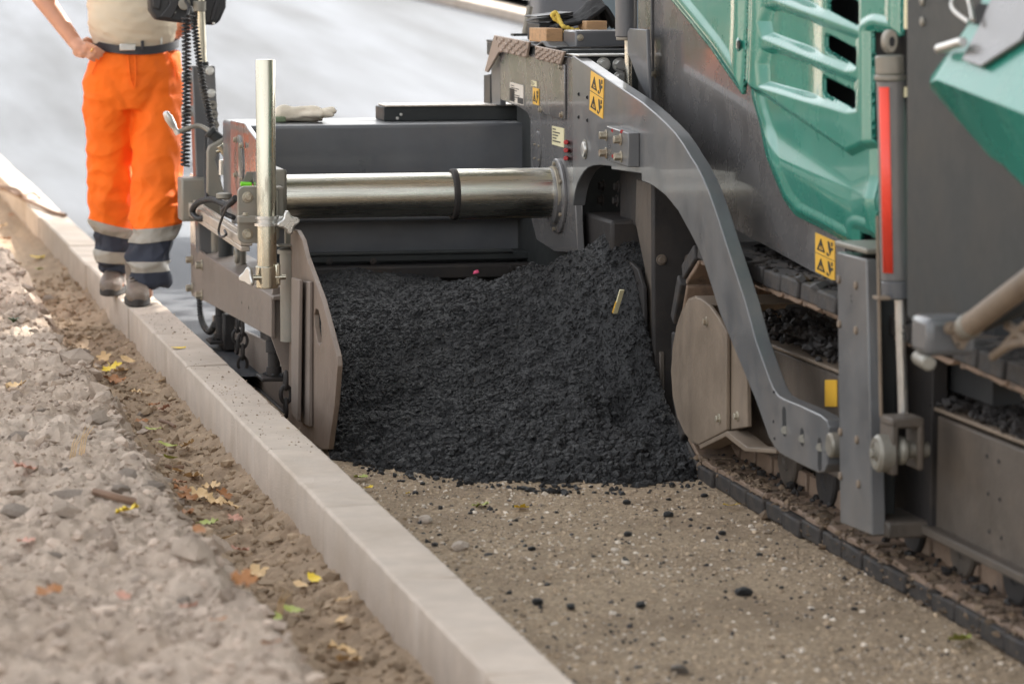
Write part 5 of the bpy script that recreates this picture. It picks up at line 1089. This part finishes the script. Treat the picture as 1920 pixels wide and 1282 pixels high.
# boots
def boot(ank, yaw, L=.285):
    c, s = math.cos(yaw), math.sin(yaw); m_ = MB(); base = Vector((ank[0], ank[1], .162))
    def T(x, y, z): return (base.x + x * c - y * s, base.y + x * s + y * c, base.z + z)
    n = 20; R_ = [(.075, .028, .062), (.06, .037, .075), (.02, .040, .10), (-.03, .042, .098), (-.08, .046, .078), (-.13, .049, .064), (-.17, .045, .056), (-.198, .030, .046), (-.208, .012, .036)]
    for (y, hw, ht) in R_:
        for k in range(n):
            t = 2 * math.pi * k / n; cz_, cx_ = math.sin(t), math.cos(t); z_ = (ht * .5 + ht * .5 * (abs(cz_) ** .75) * (1 if cz_ > 0 else -1)); m_.v.append(T(hw * (abs(cx_) ** .8) * (1 if cx_ > 0 else -1), y, max(.016, z_ + .012)))
    for i in range(len(R_) - 1):
        for k in range(n): m_.f.append([i * n + k, i * n + (k + 1) % n, (i + 1) * n + (k + 1) % n, (i + 1) * n + k])
    m_.f += [list(range(n)), list(range((len(R_) - 1) * n, len(R_) * n))[::-1]]
    m_.lathe(T(0, .02, .06), (0, 0, 1), [(0, .042), (.05, .045), (.10, .048), (.13, .047)], 22)
    o_ = m_.build('boot', 'leather', PERS); remesh(o_, .006, 5); V = vcoords(o_.data); V += vnormals(o_.data) * (.0028 * wav3(V, 70, 7, 31))[:, None]; setco(o_.data, V); o_.data.materials.clear(); o_.data.materials.append(M['leather'])
    out = [(.078 * math.cos(t) * 0 + (.053 if abs(t) < 9 else 0) * math.cos(t), (.150 * math.sin(t)) - .066) for t in np.linspace(0, 2 * math.pi, 29)[:-1]]
    MB().prismZ([T(x_, y_, 0)[:2] for x_, y_ in out], .1605, .1605 + .03).build('sole', 'sole', o_, .005)
    for k in range(3): a_ = T(-.028, -.055 - k * .022, .098 - k * .012); b_ = T(.028, -.05 - k * .022, .098 - k * .012); m2 = T(0, -.055 - k * .022, .108 - k * .014); MB().tube([a_, m2, b_], .003, 6).build('lace', 'sole', o_)
    return o_
boot(Vector((pZ(219, 553, .16)[0] + .006, 13.47, 0)), -.22); boot(Vector((pZ(264, 573, .16)[0], 13.03, 0)), -.08)

# ------------------------------------------------------------------ road roller standing far behind
rx0 = np.array(pY(1060, 20, 24.)); RL = thing('road_roller', (rx0[0] + .5, 24.6, .055 + float(gz(24.6))), 'blurred grey road roller standing on the road behind the paver platform', 'roller')
g_ = float(gz(24.6)) + .055
a, b = pY(1012, 0, 24.)[0], pY(1112, 0, 24.)[0]
boxp('chassis', 'rollergrey', (a, b, 24.0, 24.4, g_ + .35, g_ + 1.9), RL, .04)
boxp('side_stripe', 'rollerred', (b, pY(1121, 0, 24.)[0], 24.02, 24.5, g_ + .4, g_ + 1.9), RL, .01)
boxp('hood', 'rollerblue', (pY(1121, 0, 24.)[0], pY(1121, 0, 24.)[0] + 1.0, 24.04, 25.0, g_ + .45, g_ + 1.7), RL, .05)
for y in (24.3, 26.0): MB().cyl((a + .35 + (y - 24.3) * .5, y, g_ + .42), (a + 1.9 + (y - 24.3) * .5, y, g_ + .42), .42, n=40).build('drum', 'rollerblue', RL, .01)

# ------------------------------------------------------------------ lumps, stones, leaves, twigs
def soil_pt(u, v):
    d = ray(u, v); t = np.arange(3.0, 26., .006); P_ = CAM + d * t[:, None]
    hit = np.nonzero((P_[:, 2] <= soil_z(P_[:, 0], P_[:, 1])) & (P_[:, 0] < 1.255))[0]
    return P_[hit[0]] if len(hit) else None
lum = [lump_mesh('asphalt_lump', 1, s, .7, .36) for s in (1, 2, 3)]
def lump(u, v, r, label, m='asphalt_hot', name='asphalt_lump', cat='asphalt lump', grp='loose asphalt lumps on the gravel bed', k=0):
    p = pZ(u, v, 0); z_ = float(gravel_z(np.array([p[0]]), np.array([p[1]]))[0]); me = lum[k % 3].copy(); me.materials.clear(); me.materials.append(M[m]); me.shade_flat()
    o_ = bpy.data.objects.new(name, me); COL.objects.link(o_); o_.location = (p[0], p[1], z_ + r * .45); o_.scale = (r, r, r); o_.rotation_euler = (0, 0, u * .7); return tag(o_, label, cat, grp)
LS = [(715, 883, .011, 'black asphalt lump just off the left toe of the heap'), (778, 925, .010, 'black asphalt lump beside the small yellow leaf near the kerb'), (879, 906, .013, 'largest black lump at the middle of the heap toe'), (1253, 967, .015, 'round black asphalt lump alone on the right of the gravel bed'), (1178, 1006, .012, 'pointed black lump in the middle of the gravel bed'), (1395, 1114, .019, 'largest dark lump on the gravel near the track'), (997, 1036, .011, 'dark lump left of the middle on bare gravel'), (1172, 1058, .010, 'dark lump below the pointed one in mid gravel'),
      (968, 978, .006, 'tiny black lump under the pale yellow leaf'), (882, 964, .008, 'flat black lump beside the green leaf on gravel'), (1176, 944, .012, 'low dark lump near the heap toe on the right'), (1320, 930, .011, 'dark lump between heap and track'), (1424, 1042, .009, 'small round black lump beside the track pads'), (1355, 1004, .010, 'flat dark lump left of the track pads'), (815, 1020, .010, 'dark lump lying against the kerb foot'), (955, 1115, .008, 'small black lump in the lower middle gravel'), (1008, 1140, .014, 'wide dark lump in the lower middle gravel'), (1070, 1145, .012, 'dark lump right of the wide one in lower gravel'), (1274, 1262, .02, 'brown stone near the bottom edge of the gravel'), (1200, 1140, .013, 'dark lump in the lower right gravel')]
for i, (u, v, r, lb) in enumerate(LS): lump(u, v, r, lb, k=i) if 'brown stone' not in lb else lump(u, v, r, lb, 'frame', 'stone', 'stone', 'stones on the gravel bed', i)
lump(797, 978, .020, 'pale upright stone near the kerb on the gravel', 'kerb', 'stone', 'stone', 'stones on the gravel bed', 1); lump(862, 1035, .022, 'flat pale stone near the kerb further forward', 'kerb', 'stone', 'stone', 'stones on the gravel bed', 2)
# stones and clods on the bank
stm = [lump_mesh('stone', 1, s, .55, .38) for s in (5, 6, 7, 8)]
stone_m = mat('bank_stone', (.43, .355, .295), .95, var=.25, vscale=20, bump=.9, bscale=70, spec=.15)
ST = [(45, 820, .04, 'flat grey stone half buried on the bank left edge'), (40, 960, .055, 'broad slab-like clod at the left edge of the bank'), (130, 930, .05, 'rounded grey stone beside the broad slab clod'), (270, 775, .03, 'small grey stone at the crest above the yellow leaves'), (240, 890, .035, 'cracked clod on the crest in the middle of the bank'), (285, 910, .03, 'clod at the crest next to the brown leaf pile'), (225, 915, .03, 'smaller clod behind the cracked crest clod'), (80, 770, .022, 'small stone behind the flat grey stone'), (120, 880, .014, 'little pale stone in the middle of the bank'), (150, 660, .035, 'dark clod overhanging the trench below the worker'), (95, 560, .05, 'pale clod in the sunlit patch of bank'), (50, 540, .035, 'pale clod left of the sunlit one'), (60, 620, .02, 'small clod below the sunlit ones'), (340, 1125, .02, 'dark stone on the lower bank'), (100, 1040, .02, 'brown stone with pinkish side on the lower bank')]
for i, (u, v, r, lb) in enumerate(ST):
    p = soil_pt(u, v)
    if p is None: continue
    me = stm[i % 4].copy(); me.materials.append(stone_m); me.shade_flat(); o_ = bpy.data.objects.new('stone', me); COL.objects.link(o_); o_.location = (p[0], p[1], p[2] - r * .1); o_.scale = (r * 1.15, r, r * .8); o_.rotation_euler = (.2, .1, i * 1.3); tag(o_, lb, 'stone', 'stones and clods on the soil bank')
# leaves
def leaf_mesh(kind, seed):
    g = np.random.default_rng(seed); n = 28; out = []
    for k in range(n):
        t = 2 * math.pi * k / n
        if kind == 'maple': r = .55 + .33 * abs(math.cos(2.5 * t)) ** 1.3 * (1 if k % 2 else .86) + .05 * g.normal(); x, y = r * math.cos(t), r * math.sin(t)
        else: x, y = math.cos(t), .48 * math.sin(t) * (1 - .25 * math.cos(t)); x += .02 * g.normal()
        out.append((x, y))
    V = [(0, 0, 0)]; F = []
    for f_ in (.5, 1.):
        for x, y in out:
            z = .42 * (x * x * g.uniform(.3, .9) + .8 * y * y * g.uniform(.5, 1.2)) * f_ + .10 * g.normal() * (f_ == 1.) * (1 if kind == 'maple' else .2); V.append((x * f_, y * f_, z))
    for k in range(n): F.append((0, 1 + k, 1 + (k + 1) % n)); F.append((1 + k, 1 + n + k, 1 + n + (k + 1) % n)); F.append((1 + k, 1 + n + (k + 1) % n, 1 + (k + 1) % n))
    i0 = len(V); V += [(-.5, .015, .05), (-1.5, .03, .15), (-1.5, -.01, .15), (-.5, -.015, .05)]; F.append((i0, i0 + 1, i0 + 2)); F.append((i0, i0 + 2, i0 + 3))
    return fast_mesh('leaf', np.array(V), np.array(F))
LEAFM = {(k, s): leaf_mesh(k, s) for k in ('maple', 'oval') for s in range(4)}
def leaf(u, v, r, kind, m, label, tilt=.25, where='soil', i=0):
    p = soil_pt(u, v) if where == 'soil' else (pZ(u, v, .163) if where == 'kerb' else pZ(u, v, .006))
    if p is None: return
    me = LEAFM[(kind, i % 4)].copy(); me.materials.append(M[m]); o_ = bpy.data.objects.new('leaf', me); COL.objects.link(o_)
    o_.location = (p[0], p[1], p[2] + (.02 if where == 'soil' else .004)); r *= 1.25; o_.scale = (r, r, r * (1 if where != 'kerb' else .4)); rr = random.Random(i)
    o_.rotation_euler = (rr.uniform(-tilt, tilt) + .25 * tilt, rr.uniform(-tilt, tilt), rr.uniform(0, 6.28)); tag(o_, label, 'leaf', 'fallen leaves')
LV = [(362, 905, .03, 'maple', 'leaf_tan', 'pale tan leaf topping the trench leaf pile'), (340, 930, .028, 'maple', 'leaf_brown', 'chestnut leaf tucked inside the trench leaf pile'), (420, 940, .026, 'maple', 'leaf_brown', 'dark brown leaf standing behind the beige ones in the pile'), (395, 925, .028, 'maple', 'leaf_tan', 'honey coloured leaf in the upper right of the leaf pile'), (440, 985, .022, 'maple', 'leaf_pink', 'pinkish leaf below the leaf pile towards the kerb'), (375, 1010, .022, 'oval', 'leaf_brown', 'brown leaf just below the bright green lobed leaf'), (425, 1022, .024, 'oval', 'leaf_tan', 'narrow tan leaf in the trench below the pile'), (450, 1045, .024, 'maple', 'leaf_pink', 'faded pink leaf at the crest foot below the pile'), (335, 895, .02, 'oval', 'leaf_tan', 'small straw coloured leaf above the leaf pile'), (265, 800, .022, 'maple', 'leaf_brown', 'rusty leaf left of the upper green oval leaf'), (225, 705, .03, 'maple', 'leaf_tan', 'beige leaf overlapping the ochre one in the dip'), (255, 745, .022, 'maple', 'leaf_tan', 'cream leaf below the trench edge cluster'), (640, 1180, .022, 'oval', 'leaf_tan', 'thin tan leaf above the bottom pair in the trench'), (20, 410, .026, 'oval', 'leaf_brown', 'dark leaf under the twig in the far trench'), (388, 805, .032, 'maple', 'leaf_tan', 'curled pale tan maple leaf in the trench against the kerb'), (352, 845, .026, 'maple', 'leaf_tan', 'pale tan leaf in the trench below the curled one'), (287, 816, .024, 'oval', 'leaf_green', 'upper green oval leaf in the trench'), (314, 846, .025, 'oval', 'leaf_green', 'green oval leaf below the upper green one in the trench'), (390, 995, .030, 'maple', 'leaf_green', 'bright green lobed leaf under the brown leaf pile'), (240, 972, .030, 'maple', 'leaf_yellow', 'vivid yellow flower-like leaf on the crest of the bank'), (210, 700, .040, 'maple', 'leaf_yellow', 'dull yellow leaf at the trench edge below the worker'), (216, 722, .040, 'maple', 'leaf_brown', 'ochre brown leaf lying in the trench dip'), (195, 680, .03, 'maple', 'leaf_tan', 'tan leaf topmost of the trench edge cluster'), (240, 685, .026, 'oval', 'leaf_tan', 'long tan leaf right of the trench edge cluster'),
      (330, 915, .030, 'maple', 'leaf_brown', 'brown leaf at the left of the trench leaf pile'), (350, 945, .032, 'maple', 'leaf_brown', 'rust brown leaf low in the trench leaf pile'), (375, 940, .034, 'maple', 'leaf_tan', 'ochre leaf in the middle of the trench leaf pile'), (405, 955, .032, 'maple', 'leaf_tan', 'curled beige leaf at the right of the leaf pile'), (432, 960, .030, 'maple', 'leaf_tan', 'standing beige leaf at the far right of the leaf pile'), (345, 975, .028, 'maple', 'leaf_brown', 'dark leaf at the bottom left of the pile'), (480, 1090, .036, 'maple', 'leaf_tan', 'large curled tan leaf in the lower trench'), (455, 1105, .030, 'maple', 'leaf_brown', 'brown leaf left of the large curled one'), (590, 1100, .024, 'oval', 'leaf_yellow', 'orange yellow leaf near the kerb in the lower trench'), (565, 1112, .022, 'oval', 'leaf_tan', 'yellowish leaf left of the orange one'), (552, 1160, .026, 'oval', 'leaf_green', 'tilted green oval leaf in the lower trench'), (520, 1175, .020, 'oval', 'leaf_green', 'pale green leaf sliver beside the tilted oval one'), (640, 1235, .036, 'maple', 'leaf_tan', 'yellow tan leaf at the very bottom of the trench'), (655, 1252, .028, 'maple', 'leaf_tan', 'small tan leaf under the bottom yellow tan one'), (645, 1140, .02, 'maple', 'leaf_tan', 'small tan leaf close to the kerb low down'),
      (30, 735, .035, 'maple', 'leaf_tan', 'orange tan leaf at the left edge of the bank'), (45, 890, .034, 'maple', 'leaf_pink', 'pinkish dry leaf at the left edge of the bank'), (90, 1125, .028, 'maple', 'leaf_brown', 'brown leaf on the blurred lower bank'), (230, 1135, .018, 'maple', 'leaf_pink', 'small pink leaf on the lower bank'), (355, 1155, .020, 'maple', 'leaf_pink', 'pink brown leaf on the lower bank crest'), (50, 1030, .022, 'maple', 'leaf_pink', 'pale pink leaf on the lower left bank'), (410, 1180, .018, 'oval', 'leaf_brown', 'reddish leaf right of the pink brown one'), (510, 1225, .02, 'oval', 'leaf_brown', 'reddish leaf near the bottom of the crest'), (70, 490, .032, 'oval', 'leaf_yellow', 'yellow green leaf in the upper trench'), (75, 512, .022, 'maple', 'leaf_green', 'lime green leaf near the sunlit clods'), (5, 430, .03, 'maple', 'leaf_tan', 'tan leaf in the far upper trench'), (12, 455, .03, 'maple', 'leaf_brown', 'brown leaf in the far upper trench'), (290, 770, .02, 'maple', 'leaf_brown', 'russet leaf in the trench above the green ones'), (310, 775, .024, 'maple', 'leaf_pink', 'pale pinkish leaf in the trench above the green ones'), (300, 725, .016, 'oval', 'leaf_tan', 'small yellow leaf close to the kerb face'), (320, 870, .02, 'oval', 'leaf_green', 'small green leaf at the foot of the green pair')]
for i, (u, v, r, k, m, lb) in enumerate(LV): leaf(u, v, r, k, m, lb, .35, 'soil', i)
leaf(335, 654, .024, 'oval', 'leaf_yellow', 'yellow leaf lying flat on the kerb top beside the screed', .05, 'kerb', 2)
for i, (u, v, r, k, m, lb) in enumerate([(676, 898, .026, 'oval', 'leaf_green', 'green leaf on the gravel against the kerb'), (692, 917, .018, 'oval', 'leaf_yellow', 'yellow leaf on the gravel beside the kerb'), (765, 927, .012, 'oval', 'leaf_yellow', 'tiny yellow leaf beside a black lump'), (902, 949, .024, 'maple', 'leaf_green', 'green leaf on the gravel in front of the heap'), (977, 954, .022, 'maple', 'leaf_yellow', 'pale yellow leaf on the gravel in front of the heap'), (1802, 1203, .040, 'oval', 'leaf_green', 'bright yellow green leaf beside the track pads'), (1372, 950, .02, 'oval', 'leaf_yellow', 'yellow leaf near the rear of the track')]): leaf(u, v, r, k, m, lb, .2, 'gravel', i + 50)
# twigs
def twig(pts, r, label, where='soil'):
    P_ = []
    for u, v, dz in pts:
        p = pZ(u, v, .165 + dz); P_.append(Vector(p))
    o_ = corrugated('twig', P_, r, 0, 'twig', None, 7); return tag(o_, label, 'twig', 'twigs')
tw = twig([(-12, 345, .03), (25, 362, .03), (50, 375, .012), (78, 388, .01), (100, 398, .006), (122, 404, .004)], .013, 'brown twig lying across the kerb top at the left edge')
corrugated('side_shoot', [pZ(20, 360, .195), pZ(40, 366, .2), pZ(62, 362, .19), pZ(75, 372, .175)], .010, 0, 'twig', tw, 6); corrugated('side_shoot', [pZ(0, 352, .2), pZ(30, 356, .21), pZ(48, 372, .18)], .017, 0, 'twig', tw, 6)
for i, (q, lb) in enumerate((([(310, 880), (330, 884), (345, 882)], 'grey twig in the trench below the green leaves'), ([(178, 930), (215, 940), (255, 950)], 'thick root piece under the crest clods'), ([(300, 795), (318, 800), (328, 806)], 'thin twig beside the pinkish leaf'))):
    P_ = [Vector(p) + Vector((0, 0, .012)) for p in (soil_pt(*c) for c in q) if p is not None]
    if len(P_) > 1: tag(corrugated('twig', P_, .006 if i != 1 else .010, 0, 'twig', None, 7), lb, 'twig', 'twigs')
for i, (u, v, h_) in enumerate(((130, 860, .07), (148, 850, .08), (515, 1160, .07))):
    p = soil_pt(u, v); b_ = MB()
    for k in range(3): b_.tube([p + np.array([.006 * k, 0, -.01]), p + np.array([.006 * k + .01, 0, h_ * .6]), p + np.array([.02 + .012 * k, -.01, h_])], [.0016, .0013, .0005], 5)
    tag(b_.build('dry_grass', 'leaf_tan'), ['dry grass stalks left of the crest clods', 'taller dry grass stalks right beside the first tuft', 'dry stalks by the tilted green leaf in the lower trench'][i], 'grass', 'dry grass tufts')
p = soil_pt(28, 608); b_ = MB()
for k in range(7): a_ = k * .9; b_.tube([p, p + np.array([.012 * math.cos(a_), .012 * math.sin(a_), .02]), p + np.array([.03 * math.cos(a_), .03 * math.sin(a_), .026])], [.002, .005, .001], 5)
tag(b_.build('weed', 'foliage'), 'small green weed sprout on the left of the bank', 'plant')
